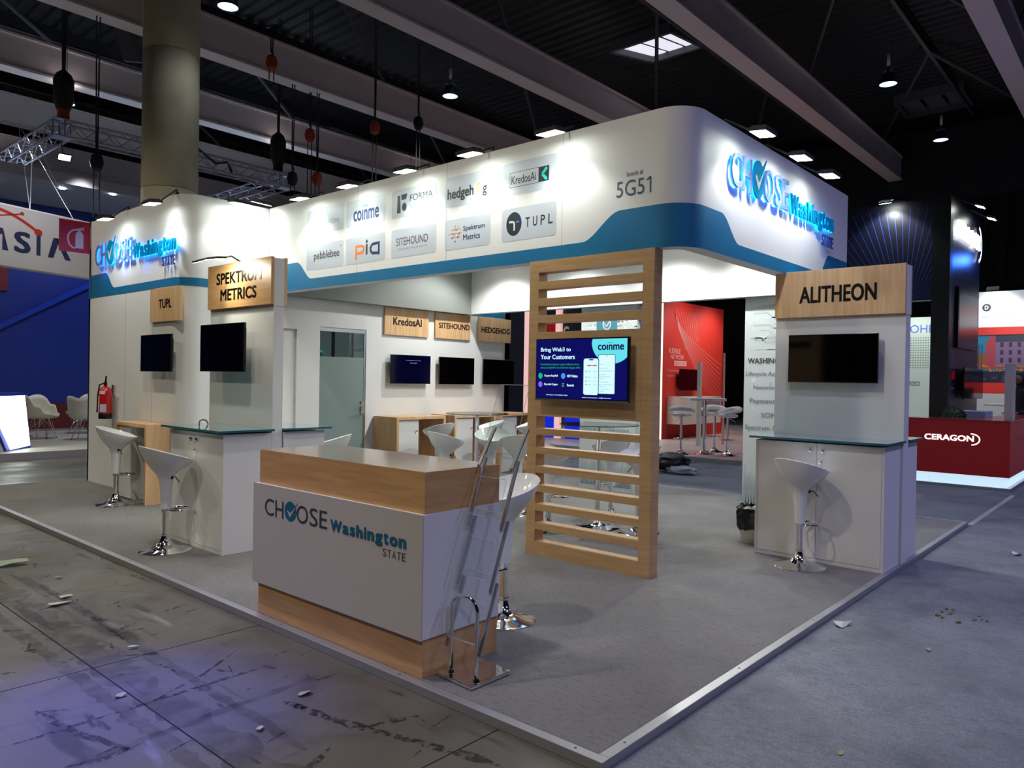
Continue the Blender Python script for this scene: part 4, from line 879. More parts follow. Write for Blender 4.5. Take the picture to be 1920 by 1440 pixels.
for P, wd in (([(-.49, 1.48), (-.47, 1.38), (-.43, 1.1), (-.35, .83), (-.27, .55), (-.22, .31)], .045), ([(-.50, 1.46), (-.46, 1.32)], .06), ([(-.64, 3.46), (-.64, 3.31), (-.58, 3.32)], .045), ([(-.66, 3.12), (-.67, 2.93), (-.66, 2.79)], .04), ([(-.63, 3.05), (-.55, 3.12), (-.5, 3.12)], .05),
              ([(-1.11, 3.14), (-1.08, 2.99)], .06), ([(-1.1, 3.53), (-1.02, 3.46)], .06), ([(-1.32, 2.23), (-1.28, 1.93), (-1.23, 1.73), (-1.16, 1.52)], .035), ([(-1.4, 1.57), (-1.26, 1.53), (-1.12, 1.55)], .04), ([(-.69, 2.36), (-.68, 2.18)], .04), ([(-.52, 2.08), (-.49, 1.99)], .035),
              ([(-1.52, 1.92), (-1.04, 1.92), (-.3, 1.93)], .02), ([(-.96, 1.9), (-.6, 2.06), (-.28, 2.27)], .015), ([(-.11, 1.92), (-.02, 1.95)], .03), ([(-.28, 1.58), (-.1, 1.57)], .03), ([(-.08, 4.37), (-.05, 4.01)], .03), ([(-.78, 2.62), (-.62, 2.51)], .03), ([(-.35, 3.2), (-.1, 3.28)], .02), ([(-.25, 2.7), (-.12, 2.72)], .025), ([(-.4, 1.0), (-.15, .9)], .03), ([(-.9, .8), (-.6, .95)], .03), ([(-.3, 3.9), (-.15, 3.7)], .02), ([(-.62, 1.75), (-.5, 1.72)], .03)): scuff(P, wd)
for P, wd in (([(-.82, 6.3), (-.86, 3.8), (-.88, 2.2), (-.87, .6)], .16), ([(-1.06, 4.4), (-1.04, 1.5), (-1.05, .7)], .07), ([(-.62, 4.5), (-.68, 1.0)], .05), ([(-1.45, 1.55), (-.2, 1.62)], .05)): scuff(P, wd, sf_)
for k in range(70):
    x, y = rn.uniform(-1.5, -.05), rn.uniform(.4, 6.5); a = rn.choice((0.2, .35, 1.3, 2.6)) + rn.uniform(-.2, .2); l_ = rn.uniform(.05, .22)
    scuff([(x, y), (x + l_ * math.cos(a), y + l_ * math.sin(a))], rn.uniform(.008, .03))

# bags on the floor of the aisle behind the booth
g = thing('bag_heap', 'dark sack lying on a white bundle on the aisle floor right of the slatted screen', 'bag', (8.95, 4.65, GZ))
def lump(name, c, s, m, parent, seed, sub=3):
    me = bmesh.new(); bmesh.ops.create_icosphere(me, subdivisions=sub, radius=1); rn_ = random.Random(seed); V = []
    from mathutils import noise
    for v in me.verts:
        k = 1 + .32 * noise.noise(v.co * 2.3 + Vector((seed, 0, 0))) + .12 * noise.noise(v.co * 6)
        V.append((c[0] + v.co.x * s[0] * k, c[1] + v.co.y * s[1] * k, max(c[2] + v.co.z * s[2] * k, GZ)))
    F = [tuple(q.index for q in f_.verts) for f_ in me.faces]; me.free(); return MB().add(V, F, m).build(name, parent, smooth=True)
lump('dark_sack', (8.95, 4.72, .14), (.22, .36, .15), mat('sack_black', '#181c24', .5), g, 3); lump('white_bundle', (8.84, 4.46, .02), (.16, .26, .09), mat('bundle_white', '#a4a8ae', .6), g, 8)

# ================================================================ LEFT NEIGHBOUR
nb = thing('neighbour_platform', 'raised pale platform of the stand on the left', 'platform', (2, 14, GZ))
MB().box(-7, 9, 13.25, 24, GZ, .085, lightfloor).build('deck', nb); MB().box(-7, 9, 13.23, 13.25, GZ, .085, mat('platform_edge', '#9a98a4', .5)).build('edge_board', nb)
bw = thing('blue_stand_wall', 'deep blue stand wall with dark red base and red corner behind the hanging banner', 'wall panel', (2, 18.6, .08))
MB().box(-7, 9.2, 18.5, 18.7, .75, 5.45, bluew).build('blue_panel', bw); MB().box(-7, 9.2, 18.48, 18.7, .1, .75, mat('base_red', '#5c1512', .5)).build('base_panel', bw)
MB().box(-2, 2.79, 18.44, 18.5, 3.34, 4.6, mat('panel_red', '#7c2014', .5)).build('corner_panel', bw)
MB().bar((1.5, 18.42, 1.82), (5.8, 18.42, 4.44), .12, .05, mat('rail_blue', '#1c3fae', .35), (0, 1, 0)).build('sloping_rail', bw)
MB().box(-7, 9.2, 18.4, 18.5, .085, .13, mat('skirting_grey', '#77747c', .5)).build('skirting', bw)
cp = thing('stand_canopy', 'broad white canopy with small downlights over the left stand', 'canopy', (3, 17, 5.45))
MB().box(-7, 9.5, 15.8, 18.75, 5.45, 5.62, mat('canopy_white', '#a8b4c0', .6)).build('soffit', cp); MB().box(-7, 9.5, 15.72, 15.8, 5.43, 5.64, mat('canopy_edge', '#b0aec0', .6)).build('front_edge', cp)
for x, y in ((3.21, 16.3), (4.1, 15.95), (5.1, 16.1), (2.0, 16.6)):
    o = MB().lathe([(.06, 5.435), (.06, 5.447), (.001, 5.44)], (x, y, 0), lampm, 16).build('downlight', cp)
spot(cp, (4.2, 16.1, 5.3), (3.9, 18.6, 2.0), 90, 110, .8, (.45, .55, 1), .2)
spot(cp, (3.4, 15.4, 5.7), (3.5, 15.6, 0), 160, 95, .8, (1, .97, .9), .2)

# hanging banner
ban = thing('hanging_banner', 'white hanging banner with dark blue letters ending ASIA and a red swoosh', 'banner', (1.9, 12.8, 3.2))
bd = Vector((1.62, .56, 0)).normalized(); bo = Vector((1.13, 12.5, 3.2)); fr = Fr(bo, bd)
MB().obox(fr, -2.6, 1.95, 0, 1.0, -.25, 0, mat('banner_cloth', '#b9b6b6', .7)).build('cloth_box', ban)
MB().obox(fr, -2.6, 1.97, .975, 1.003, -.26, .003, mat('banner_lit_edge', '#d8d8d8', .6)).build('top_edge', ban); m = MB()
bi = mat('banner_ink', '#16254a', .6); br_ = mat('banner_red', '#a8281c', .6)
# frame a: pixel 0 -> 0, pixel 177 -> 1.70
m.text(fr, 'S', .22, .50, .25, .60, bi, .03); m.text(fr, 'I', .60, .67, .25, .60, bi, .05); m.poly(fr, [(-.28, .25), (-.16, .25), (0, .50), (.03, .5), (.03, .25), (.13, .25), (.04, .6), (-.05, .6)], bi)
m.poly(fr, [(.80, .25), (.90, .25), (1.02, .60), (.90, .60)], bi); m.poly(fr, [(1.02, .60), (.93, .60), (1.12, .25), (1.23, .25)], bi)
P = [(-.5 + 1.1 * i / 16, .62 + .30 * math.sin(PI * (i / 16) ** .8 * .62 + .65) - .12 * (i / 16) ** 2) for i in range(17)]
m.line(fr, P, .05, br_, .002); m.disc(fr, P[-1][0] + .03, P[-1][1] - .02, .07, .06, br_, .0025); m.line(fr, [(-.4, .70), (0, .80), (.33, .885)], .025, br_, .002); m.disc(fr, .35, .895, .035, .03, br_, .0025)
m.build('lettering', ban)
for a, xx in ((.55, .5), (1.35, .9)):
    p = fr.p(a, 1.0, -.1); MB().tube([p, p + Vector((-.10 if a < 1 else -.75, .3, 1.5))], .006, steel, 5).build('suspension_wire', ban); MB().tube([p, p + Vector((.12 if a < 1 else -.6, .3, 1.5))], .006, steel, 5).build('suspension_wire', ban)
spot(ban, (1.6, 10.9, 5.2), (1.9, 12.8, 3.7), 70, 80, .8, (.95, .93, 1), .2)

# truss square
def truss_run(p, q, parent, s=.30, name='truss_run'):
    p = Vector(p); q = Vector(q); d = (q - p).normalized(); a = Vector((-d.y, d.x, 0)) * s / 2; z = Vector((0, 0, s / 2)); m = MB(); L = (q - p).length
    cs = [a + z, -a + z, -a - z, a - z]
    for c in cs: m.tube([p + c, q + c], .024, trussm, 8)
    n = int(L / s)
    for i in range(n):
        t0 = p + d * (L * i / n); t1 = p + d * (L * (i + 1) / n)
        for k in range(4):
            c0, c1 = cs[k], cs[(k + 1) % 4]
            if i % 2: c0, c1 = c1, c0
            m.tube([t0 + c0, t1 + c1], .010, trussm, 5)
    for e_ in (p, q):
        for k in range(4): m.tube([e_ + cs[k], e_ + cs[(k + 1) % 4]], .014, trussm, 5)
    return m.build(name, parent)
tr = thing('lighting_truss', 'square of grey lattice truss hanging over the left stand', 'truss', (2.5, 14.1, 6.1))
T = [(2.53, 14.2, 6.1), (7.30, 14.2, 6.1), (7.30, 18.9, 6.1), (2.53, 18.9, 6.1)]
for i in range(4): truss_run(T[i], T[(i + 1) % 4], tr)
for i in range(4):
    c = T[i]
    for dz in (-.17, .15): MB().box(c[0] - .17, c[0] + .17, c[1] - .17, c[1] + .17, c[2] + dz, c[2] + dz + .02, trussm).build('corner_plate', tr)
MB().tube([(4.9, 14.1, 6.2), (5.1, 14.05, 6.32), (5.5, 14.05, 6.1), (5.8, 14.1, 6.2), (5.9, 14.1, 6.0)], .03, black, 6).build('cable_bundle', tr)
flood((2.6, 14.5, 5.93), (2.55, 14.1, 5.55), (2.2, 12.6, 3.4), 'bright flood lamp hanging under the truss above the ASIA banner', 40, 100)

# hoists and chains
def hoist(x, y, z, colm, top, label, bag=False, down=0, cab=1):
    t = thing('chain_hoist', label, 'hoist', (x, y, z))
    if bag:
        MB().lathe([(.12, -.45), (.17, -.3), (.18, .1), (.13, .22), (.04, .3), (.001, .3)], (x, y, z), blackm, 14).build('chain_bag', t, smooth=True)
        MB().box(x - .09, x + .09, y - .07, y + .07, z - .62, z - .42, hred if cab else blackm).build('motor', t, bevel=.01)
    else:
        MB().lathe([(.03, -.16), (.09, -.12), (.12, 0), (.09, .12), (.03, .16)], (x, y, z), colm, 12).build('motor', t, smooth=True)
        MB().tube([(x, y, z + .14), (x + .03, y, z + .2), (x, y, z + .28)], .018, darkst, 6).build('hook', t)
    m = MB()
    for dx in ((-.03, .03) if not bag else (-.05, .0, .05)): m.tube([(x + dx * .4, y, z + .2), (x + dx, y, top)], .014, darkst, 5)
    m.build('chain', t)
    if down: MB().tube([(x - .05, y, z - .12), (x - .05, y, z - down)], .012, darkst, 5).tube([(x + .05, y, z - .12), (x + .05, y, z - down)], .012, darkst, 5).build('load_chain', t)
    return t
hoist(2.55, 14.2, 6.92, hred, DZ - .1, 'black hoist with chain bag on the left truss corner, in front of a lamp', True)
hoist(7.1, 14.2, 6.92, hred, DZ - .1, 'black hoist with chain bag on the right truss corner', True, cab=0)
hoist(5.6, 12.0, 7.78, hred, 8.3, 'red chain hoist hanging from a beam at the upper left of the fascia', down=.35)
hoist(7.9, 11.6, 7.0, hred, DZ - .1, 'red chain hoist above the middle of the fascia', down=1.3)
hoist(7.3, 13.2, 7.0, hred, DZ - .1, 'dull red chain hoist left of the brighter red one', down=2.2)
hoist(8.9, 11.3, 7.3, blackm, DZ, 'black chain hoist over the spotlight row right of the red hoist', down=2.4)
hoist(6.8, 13.1, 5.89, blackm, 7.98, 'small black hoist below the truss just right of the column', down=.5)
hoist(7.44, 13.1, 6.02, hred, 7.98, 'small red hoist below the truss right of the column', down=.7)
hoist(2.76, 13.1, 5.33, blackm, 7.98, 'small black hoist left of the concrete column above the canopy', down=1.0)
o = MB().obox(Fr((3.55, 13.7, 7.85), (.8, -.6, .0), (-.35, 0, 1)), -.17, .17, -.28, .28, 0, .16, mat('speaker_grey', '#4c4a54', .6)).build('ceiling_speaker', loc=(3.6, 13.7, 7.8)); props(o, 'grey box loudspeaker tilted under the roof left of the column', 'loudspeaker')

# left stand counter with glowing panel
lc = thing('trapezoid_counter', 'white and blue trapezoid counter with a glowing white front panel at the left edge', 'counter', (1.6, 13.6, .085))
def quadprism(P, Q, m):
    k = len(P); return MB().add(P + Q, [tuple(range(k))[::-1], tuple(range(k, 2 * k))] + [(i, (i + 1) % k, (i + 1) % k + k, i + k) for i in range(k)], m)
z0_, z1_ = .09, 1.10
A = [(.2, 13.62, z0_), (1.55, 13.62, z0_), (2.08, 14.2, z0_), (2.1, 14.9, z0_), (.2, 14.9, z0_)]; B_ = [(.2, 13.5, z1_), (1.15, 13.5, z1_), (1.98, 14.25, z1_), (2.0, 14.9, z1_), (.2, 14.9, z1_)]
quadprism(A, B_, bluew).build('body', lc)
MB().add([(.2, 13.6, z0_), (1.50, 13.6, z0_), (1.08, 13.48, z1_ - .03), (.2, 13.48, z1_ - .03)], [(0, 1, 2, 3)], offw).build('white_front', lc)
MB().add([(1.60, 13.62, z0_ + .02), (2.05, 14.13, z0_ + .04), (1.98, 14.22, z1_ - .05), (1.20, 13.50, z1_ - .05)], [(0, 1, 2, 3)], mat('glow_panel', '#ffffff', .5, emit='#f2fffb', es=2.4)).build('glow_panel', lc)

# shell chairs
def shell_chair():
    t = thing('shell_chair', '', 'chair'); V = []; F = []; n = 32; K = 9
    for k in range(K):
        q = k / (K - 1)
        for j in range(n):
            a = 2 * PI * j / n; back = max(0, math.cos(a)); frn = max(0, -math.cos(a)); side = abs(math.sin(a))
            rim = .05 + .38 * back ** .7 + .24 * side ** 1.5 * (1 if math.cos(a) > -.55 else .35); r = .06 + .20 * min(1, q * 1.9) + .05 * q
            V.append((r * math.cos(a) * 1.02, r * math.sin(a) * 1.1, .43 + rim * max(0, q - .42) / .58))
    for k in range(K - 1):
        for j in range(n): F.append((k * n + j, k * n + (j + 1) % n, (k + 1) * n + (j + 1) % n, (k + 1) * n + j))
    F.append(tuple(range(n))[::-1]); o = MB().add(V, F, offw).build('shell', t, smooth=True); s_ = o.modifiers.new('solid', 'SOLIDIFY'); s_.thickness = .012
    for sx in (-1, 1):
        for sy in (-1, 1):
            MB().tube([(sx * .08, sy * .1, .42), (sx * .2, sy * .2, 0)], .007, chrome, 6).tube([(sx * .17, sy * .04, .42), (sx * .2, sy * .2, 0)], .005, chrome, 6).tube([(sx * .13, sy * .14, .24), (-sx * .04, sy * .05, .41)], .005, chrome, 6).lathe([(.011, 0), (.011, .02), (.008, .025)], (sx * .2, sy * .2, 0), black, 8).build('wire_leg', t)
    return t
shc = shell_chair(); u3 = []
for x, y, rz, lb in ((2.85, 16.2, 2.4, 'white shell armchair on wire legs nearest the glowing counter'), (3.45, 15.5, -2.2, 'white shell armchair on wire legs beside the fire extinguisher'), (3.95, 17.2, -.6, 'white shell armchair on wire legs farthest back, behind the right one')):
    place(shc, u3, (x, y, .085), rz, lb)
t = thing('cafe_table', 'white table on a chrome column between the shell chairs', 'table', (2.65, 16.9, .085)); MB().lathe([(.25, 0), (.25, .01), (.04, .04), (.035, .7)], (2.65, 16.9, .085), chrome, 24).build('pedestal', t, smooth=True); MB().lathe([(.35, .7), (.35, .725), (.001, .725)], (2.65, 16.9, .085), offw, 28).build('table_top', t)

# ================================================================ RIGHT NEIGHBOURS
rp = thing('red_stand_platform', 'low pale platform of the red stand beyond the booth', 'platform', (11, 3, GZ))
MB().box(11.32, 22, .62, 12.5, GZ, .04, mat('red_stand_floor', '#b09a92', .5, bump=(200, .05))).build('deck', rp); MB().box(10.9, 11.32, 2.95, 12.5, GZ, .04, MATS['red_stand_floor']).build('deck', rp); MB().box(10.86, 10.9, 2.95, 12.5, GZ, .04, alum).build('edge_strip', rp)
rw = thing('red_stand_wall', 'bright red stand wall printed FLEXIBLE NETWORK SERVICES with fine white lines', 'wall panel', (14.3, 8, .04))
MB().box(14.3, 17.7, 8.0, 8.15, .04, 3.6, wred).build('red_panel', rw)
MB().box(14.05, 14.3, 8.0, 8.1, .04, 3.6, mat('light_slot', '#ffe9dc', .5, emit='#ffe2d2', es=.9)).build('lit_edge', rw)
fr = FY(8.0); m = MB(); pk_ = mat('print_pink', '#d8938a', .5); pk2 = mat('print_pale', '#e0aba2', .5)
for i in range(11):
    u = i / 10; P = []
    for j in range(15):
        s_ = j / 14; P.append((14.85 + 2.75 * s_ ** (1.0 + .5 * u), 3.35 - (1.25 + 1.45 * u) * s_ ** (.6 + .55 * u) - .1 * s_))
    m.line(fr, P, .010, pk_, .002)
for i in range(9):
    P = [(14.95 + .13 * i - .0 * s_ ** 2 + .55 * (s_ / 8) * (1 - i / 9) + .02 * i * (s_ / 8), 3.35 - 1.0 * s_ / 8 * (1 - .03 * i)) for s_ in range(9)]
    m.line(fr, P, .009, pk_, .002)
m.text(fr, 'FLEXIBLE', 14.62, 15.22, 2.24, 2.37, pk2, -.015); m.text(fr, 'NETWORK', 14.72, 15.42, 2.09, 2.21, pk2, -.015); m.rect(fr, 14.9, 15.55, 1.92, 2.05, pk2, .002); m.text(fr, 'SERVICES', 14.94, 15.5, 1.94, 2.03, wred, 0, .003)
m.text(fr, 'Customized expert network design', 14.55, 15.95, 1.755, 1.83, pk_, 0); m.text(fr, 'deployment and operation services', 14.55, 15.98, 1.62, 1.69, pk_, 0); m.build('printed_lines', rw)
tv(FY(8.0, 14.98, 1.28), 1.0, .56, .10, 'black television on the red stand wall')
for (x, y) in ((15.2, 6.6), (16.8, 6.9)): spot(rw, (x, y, 3.5), (x, 8, 2.2), 60, 120, .8, (1, .93, .88), .1)
rc = thing('wall_cabinet', 'white box cabinet hanging on the red stand wall below the television', 'cabinet', (14.5, 7.95, .5)); MB().box(14.55, 16.6, 7.5, 8.0, .42, 1.12, mat('cab_cream', '#c9b9b0', .5)).build('body', rc, bevel=.004); MB().box(15.35, 16.55, 7.495, 7.5, .62, 1.1, mat('cab_shadow_panel', '#7e6a64', .5)).build('shaded_front', rc)  # darker front panel paints the shade inside the open cabinet

def ring_stool():
    t = thing('ring_bar_stool', '', 'stool')
    MB().lathe([(.2, 0), (.2, .006), (.11, .03), (.05, .07), (.03, .1)], (0, 0, 0), chrome, 28).build('base', t, smooth=True); MB().tube([(0, 0, .09), (0, 0, .76)], .025, chrome, 12).build('column', t, smooth=True)
    MB().tube([(.0 + .15 * math.cos(a), .15 * math.sin(a), .32) for a in [2 * PI * i / 20 for i in range(20)]], .008, chrome, 6, closed=True).build('footrest', t, smooth=True)
    MB().lathe([(.001, .76), (.15, .765), (.2, .79), (.2, .82), (.17, .835), (.001, .83)], (0, 0, 0), gloss, 28).build('seat', t, smooth=True)
    P = [(.235 * math.cos(a), .235 * math.sin(a), .83 + .11 * max(0, math.cos(a / 2)) ** 2) for a in [-2.35 + 4.7 * i / 22 for i in range(23)]]
    MB().tube(P, [.022 + .03 * math.cos((-2.35 + 4.7 * i / 22) / 2) ** 2 for i in range(23)], gloss, 10).build('backrest', t, smooth=True)
    MB().tube([(.02, -.02, .75), (.12, -.1, .68)], .005, chrome, 5).build('height_lever', t); return t
rs = ring_stool(); u4 = []
for x, y, rz, lb in ((11.13, 5.72, 3.6, 'white ring-back stool left of the high table on the red stand'), (12.15, 5.50, .6, 'white ring-back stool behind the high table on the red stand'), (11.6, 4.95, -.6, 'white ring-back stool right of the high table on the red stand')):
    place(rs, u4, (x, y, .04), rz, lb)
t = thing('white_high_table', 'white topped high table with chrome column on the red stand', 'table', (11.6, 5.45, .04)); MB().lathe([(.22, 0), (.22, .008), (.1, .035), (.04, .08), (.038, 1.09)], (11.6, 5.45, .04), chrome, 28).build('pedestal', t, smooth=True)
MB().obox(Fr((11.6, 5.45, 1.13), (.66, -.75, 0), (.75, .66, 0)), -.36, .36, -.3, .3, 0, .05, white).build('table_top', t, bevel=.005)
t = thing('screen_stand', 'thin white upright panel frame standing behind the high table', 'stand', (13.2, 6.4, .04)); MB().box(13.2, 13.28, 6.38, 6.46, .04, 1.95, offw).build('post', t); MB().box(14.05, 14.08, 6.2, 6.24, .04, 2.2, pk_).build('thin_post', t)
t = thing('grey_divider', 'light grey divider block between the red wall and the pillar', 'panel', (13.5, 4.6, .04)); MB().box(13.4, 13.6, 4.35, 5.05, .04, 1.78, mat('divider_grey', '#8f9091', .5)).build('panel', t)

# dark tower with fine blue lines
tw = thing('dark_stand_tower', 'tall navy stand tower with fine blue rays and a glowing sign on its side', 'tower', (11.9, 1.15, .04))
MB().box(11.95, 14.45, 1.15, 1.4, .04, 4.75, mat('tower_side', '#14161f', .35)).build('side_wall', tw); MB().box(11.75, 11.95, 1.13, 1.40, .04, 4.72, mat('tower_edge', '#15181c', .45)).build('corner_post', tw)
MB().box(11.9, 12.1, 1.4, 4.3, 2.98, 4.72, dkblue).build('front_wall', tw); MB().box(11.97, 12.1, 4.0, 4.3, .04, 2.98, dkblue).build('front_wall', tw)
fr = FX(11.9); m = MB(); lb_ = mat('ray_blue', '#2440a0', .5)
cy, cz = -1.86, 2.62
for i in range(46):
    th = math.radians(4 + i * 3.8); dx, dz = math.cos(th), math.sin(th); P = []
    for q in range(1, 220):
        a, b = cy + dx * q * .02, cz + dz * q * .02
        if -4.28 < a < -1.42 and 2.99 < b < 4.6: P.append((a, b))
    if len(P) > 4: m.line(fr, [P[0], P[len(P) // 2], P[-1]], .009, lb_, .002)
m.build('printed_rays', tw)
flood((11.95, 2.1, 4.73), (11.6, 2.1, 4.68), (12.0, 2.1, 3.6), 'arm spotlight on top of the navy tower face', 30)
flood((12.6, 1.2, 4.76), (12.6, .85, 4.62), (12.6, 1.25, 3.6), 'left arm spotlight over the glowing tower sign', 18, 100); flood((13.7, 1.2, 4.76), (13.7, .85, 4.60), (13.7, 1.25, 3.6), 'right arm spotlight over the glowing tower sign', 18, 100)
fr = FY(1.15); sgn = thing('tower_sign', 'small white glowing letter sign on the side of the navy tower', 'sign', (12.0, 1.15, 4.1))
x = 12.05
for ch, wd in zip('CERAGON', (.29, .25, .28, .31, .31, .32, .30)):
    o = MB().text(fr, ch, x, x + wd - .04, 4.08, 4.36, mat('sign_white_lit', '#ffffff', .4, emit='#f0f6ff', es=1.6), .05, .04, .03).build('letter', sgn); x += wd
P = [(14.0 + .32 * math.cos(a), 4.2 + .32 * math.sin(a)) for a in [-1.4 + 2.8 * i / 14 for i in range(15)]]; MB().line(fr, P, .06, MATS['sign_white_lit'], .05).build('swoosh', sgn)
l = bpy.data.lights.new('glow', 'POINT'); l.energy = 14; l.color = (.05, .18, 1); l.shadow_soft_size = .1; o = bpy.data.objects.new('glow', l); C.objects.link(o); o.parent = sgn; o.location = Vector((14.2, .8, 3.95)) - Vector(sgn['_l'])
t = thing('framed_screen', 'large dark framed screen on the side of the navy tower', 'screen', (12.3, 1.15, 2.2)); MB().obox(fr, 12.35, 14.05, 2.18, 3.24, 0, .05, black).build('frame', t); MB().obox(fr, 12.42, 13.98, 2.25, 3.17, .05, .052, mat('dull_screen', '#1c1a1a', .25)).build('screen', t)
m = MB(); m.text(fr, 'SOUL', 11.98, 12.3, 1.98, 2.12, ltink, -.01); m.text(fr, 'NETWORK', 12.0, 12.42, 1.8, 1.94, ltink, -.01); MB().rect(fr, 12.12, 12.42, 1.62, 1.77, cred, .002).build('red_block', tw)
for i in range(3): m.text(fr, ('Technology', 'deployment', 'planning')[i], 11.99, 12.34, 1.44 - .12 * i, 1.50 - .12 * i, ltink, .01)
m.build('lettering', tw)
tv(FY(1.15, 12.5, 1.28), 1.75, .56, .10, 'small black television low on the side of the navy tower')

# red counter
co = thing('red_counter', 'long glossy red counter with white CERAGON lettering and a glowing white plinth', 'counter', (10.72, .1, GZ))
MB().box(10.72, 11.3, .1, 2.9, .155, .99, cred).build('front_body', co, bevel=.003); MB().box(11.3, 14.2, .1, .6, .155, .99, cred).build('side_body', co, bevel=.003)
MB().box(10.71, 11.31, .09, 2.91, .99, 1.0, mat('counter_top_red', '#a0242c', .2, coat=.5)).build('top', co); MB().box(11.31, 14.21, .09, .61, .99, 1.0, MATS['counter_top_red']).build('top', co)
MB().box(10.76, 11.3, .14, 2.9, .0, .155, ledw).box(11.3, 14.2, .14, .6, .0, .155, ledw).build('lit_plinth', co); MB().box(10.70, 11.3, .08, 2.9, GZ, -.0, steel).box(11.3, 14.2, .08, .6, GZ, 0, steel).build('base_profile', co)
fr = FX(10.72); m = MB(); lw = mat('counter_lettering_lit', '#ffffff', .4, emit='#ffffff', es=.7); m.text(fr, 'CERAGON', -1.235, -.56, .665, .755, lw, .03); m.line(fr, [(-.60 + .115 * math.cos(a), .70 + .085 * math.sin(a)) for a in [-1.5 + 3.1 * i / 12 for i in range(13)]], .018, lw, .002); m.build('lettering', co)
fr = FY(.1); MB().text(fr, 'CERAGON', 11.25, 12.6, .66, .76, mat('print_red_bright', '#c84a40', .4), .03).build('lettering', co)
pt = thing('boxwood_ball', 'round dark green boxwood plant behind the red counter', 'plant', (12.3, 1.75, .04))
m = MB().lathe([(.13, .04), (.17, .8), (.17, .82), (.15, .82)], (11.7, 1.22 + .3, 0), offw, 20); 
PX, PY = 11.5, 1.0
m = MB().lathe([(.12, .04), (.15, .84), (.13, .86)], (PX, PY, 0), offw, 20); m.build('pot', pt, smooth=True)
lf = MB(); gm1 = mat('leaf_dark', '#1c3a1c', .6); gm2 = mat('leaf_mid', '#2f5226', .6); rn = random.Random(2)
for i in range(1500):
    d_ = Vector((rn.gauss(0, 1), rn.gauss(0, 1), rn.gauss(0, 1))).normalized()
    if d_.z < -.6: continue
    p = Vector((PX, PY, .99)) + Vector((d_.x * .20, d_.y * .20, d_.z * .17)) * rn.uniform(.86, 1.03); u = d_.cross(Vector((rn.random(), rn.random(), rn.random()))).normalized() * .014; v = d_.cross(u).normalized() * .012 + d_ * rn.uniform(-.006, .012)
    lf.add([p - u, p + v * .8, p + u, p - v * .8], [(0, 1, 2, 3)], gm1 if i % 3 else gm2)
o = lf.build('foliage', pt, kind='stuff'); m = MB().lathe([(.001, -.15), (.12, -.12), (.18, 0), (.12, .12), (.001, .15)], (PX, PY, .99), gm1, 16).build('foliage_core', pt, smooth=True)
t = thing('white_box', 'small white box unit standing behind the plant and red counter', 'box', (12.2, .9, .04)); MB().box(12.0, 12.7, .62, 1.02, .04, 1.09, mat('unit_blue_white', '#9fb0cc', .5)).build('unit', t)
t = thing('white_post', 'white upright post at the corner of the red counter', 'post', (11.1, .15, 1.0)); MB().box(11.0, 11.32, .12, .22, 1.001, 1.86, offw).build('post', t, bevel=.003)

# pale panel with dots behind the tower passage
t = thing('dotted_panel', 'pale backlit panel with blue letters and dot rows seen below the navy tower', 'graphic panel', (16, 2.5, .04)); MB().box(16, 16.1, 2.2, 4.4, .04, 3.03, mat('dotted_ground', '#b9c6b8', .5, emit='#b9c6b8', es=.12)).build('panel', t)
fr = FX(16.0); m = MB(); m.text(fr, 'IDOHL', -2.95, -2.24, 2.68, 2.86, mat('dotted_blue', '#4b62d8', .5), .0, .003); m.build('lettering', t); m = MB()
for i in range(13):
    for j in range(13): m.rect(fr, -2.86 + i * .05, -2.834 + i * .05, 1.9 + j * .055, 1.918 + j * .055, mat('dot_grey', '#5f7068', .5), .002)
m.build('dot_rows', t, kind='stuff'); MB().text(fr, 'conosco', -2.8, -2.5, 1.5, 1.6, greyink, -.01).build('lettering', t); spot(t, (15.2, 2.6, 3.3), (16, 2.6, 1.5), 30, 130, .8, (.95, 1, .95), .1)

# stand with dusk photograph
ds = thing('dusk_photo_stand', 'white and red stand wall with a dusk photograph of town houses, right edge', 'wall panel', (17, .8, .04))
MB().box(17, 17.2, -2.6, 1.75, 2.83, 3.62, wallm).build('white_header', ds); MB().box(17, 17.2, -2.6, 1.75, 2.66, 2.83, wred).build('red_band', ds); MB().box(17, 17.2, -2.6, 1.75, 1.36, 1.60, wred).build('red_band', ds); MB().box(17, 17.2, -2.6, 1.75, .04, 1.36, mat('stand_grey', '#b0b0ae', .5)).build('lower_panel', ds)
MB().box(17.02, 17.2, -2.6, 1.75, 1.60, 2.66, mat('photo_sky', '#1c6a86', .5)).build('photo_board', ds); fr = FX(17.02); m = MB()
m.poly(fr, [(-1.75, 1.9), (-.2, 1.9), (-.2, 2.05), (-1.2, 2.3), (-1.75, 2.2)], mat('photo_amber', '#7a4a2e', .5), .003)
m.rect(fr, -1.24, 2.6, 1.95, 2.60, mat('photo_house', '#6b5270', .5), .004); m.poly(fr, [(-1.42, 1.95), (-1.24, 1.95), (-1.24, 2.62), (-1.32, 2.66), (-1.42, 2.5)], mat('photo_red_house', '#8f3540', .5), .005); m.rect(fr, -1.24, 2.6, 2.5, 2.66, mat('photo_roof', '#2c2c40', .5), .006)
for i in range(14):
    for j in range(3):
        m.rect(fr, -1.15 + i * .16, -1.09 + i * .16, 2.05 + j * .17, 2.15 + j * .17, mat('photo_window', '#2a2438', .5), .007)
rn = random.Random(4)
for i in range(60): m.rect(fr, *(lambda a: (a, a + rn.uniform(.02, .07)))(rn.uniform(-1.74, .5)), *(lambda b: (b, b + rn.uniform(.015, .05)))(rn.uniform(1.84, 1.98)), mat('photo_lights', '#c0703a', .5), .007)
m.rect(fr, -1.75, 2.6, 1.60, 1.86, mat('photo_water', '#1a1a2c', .5), .005)
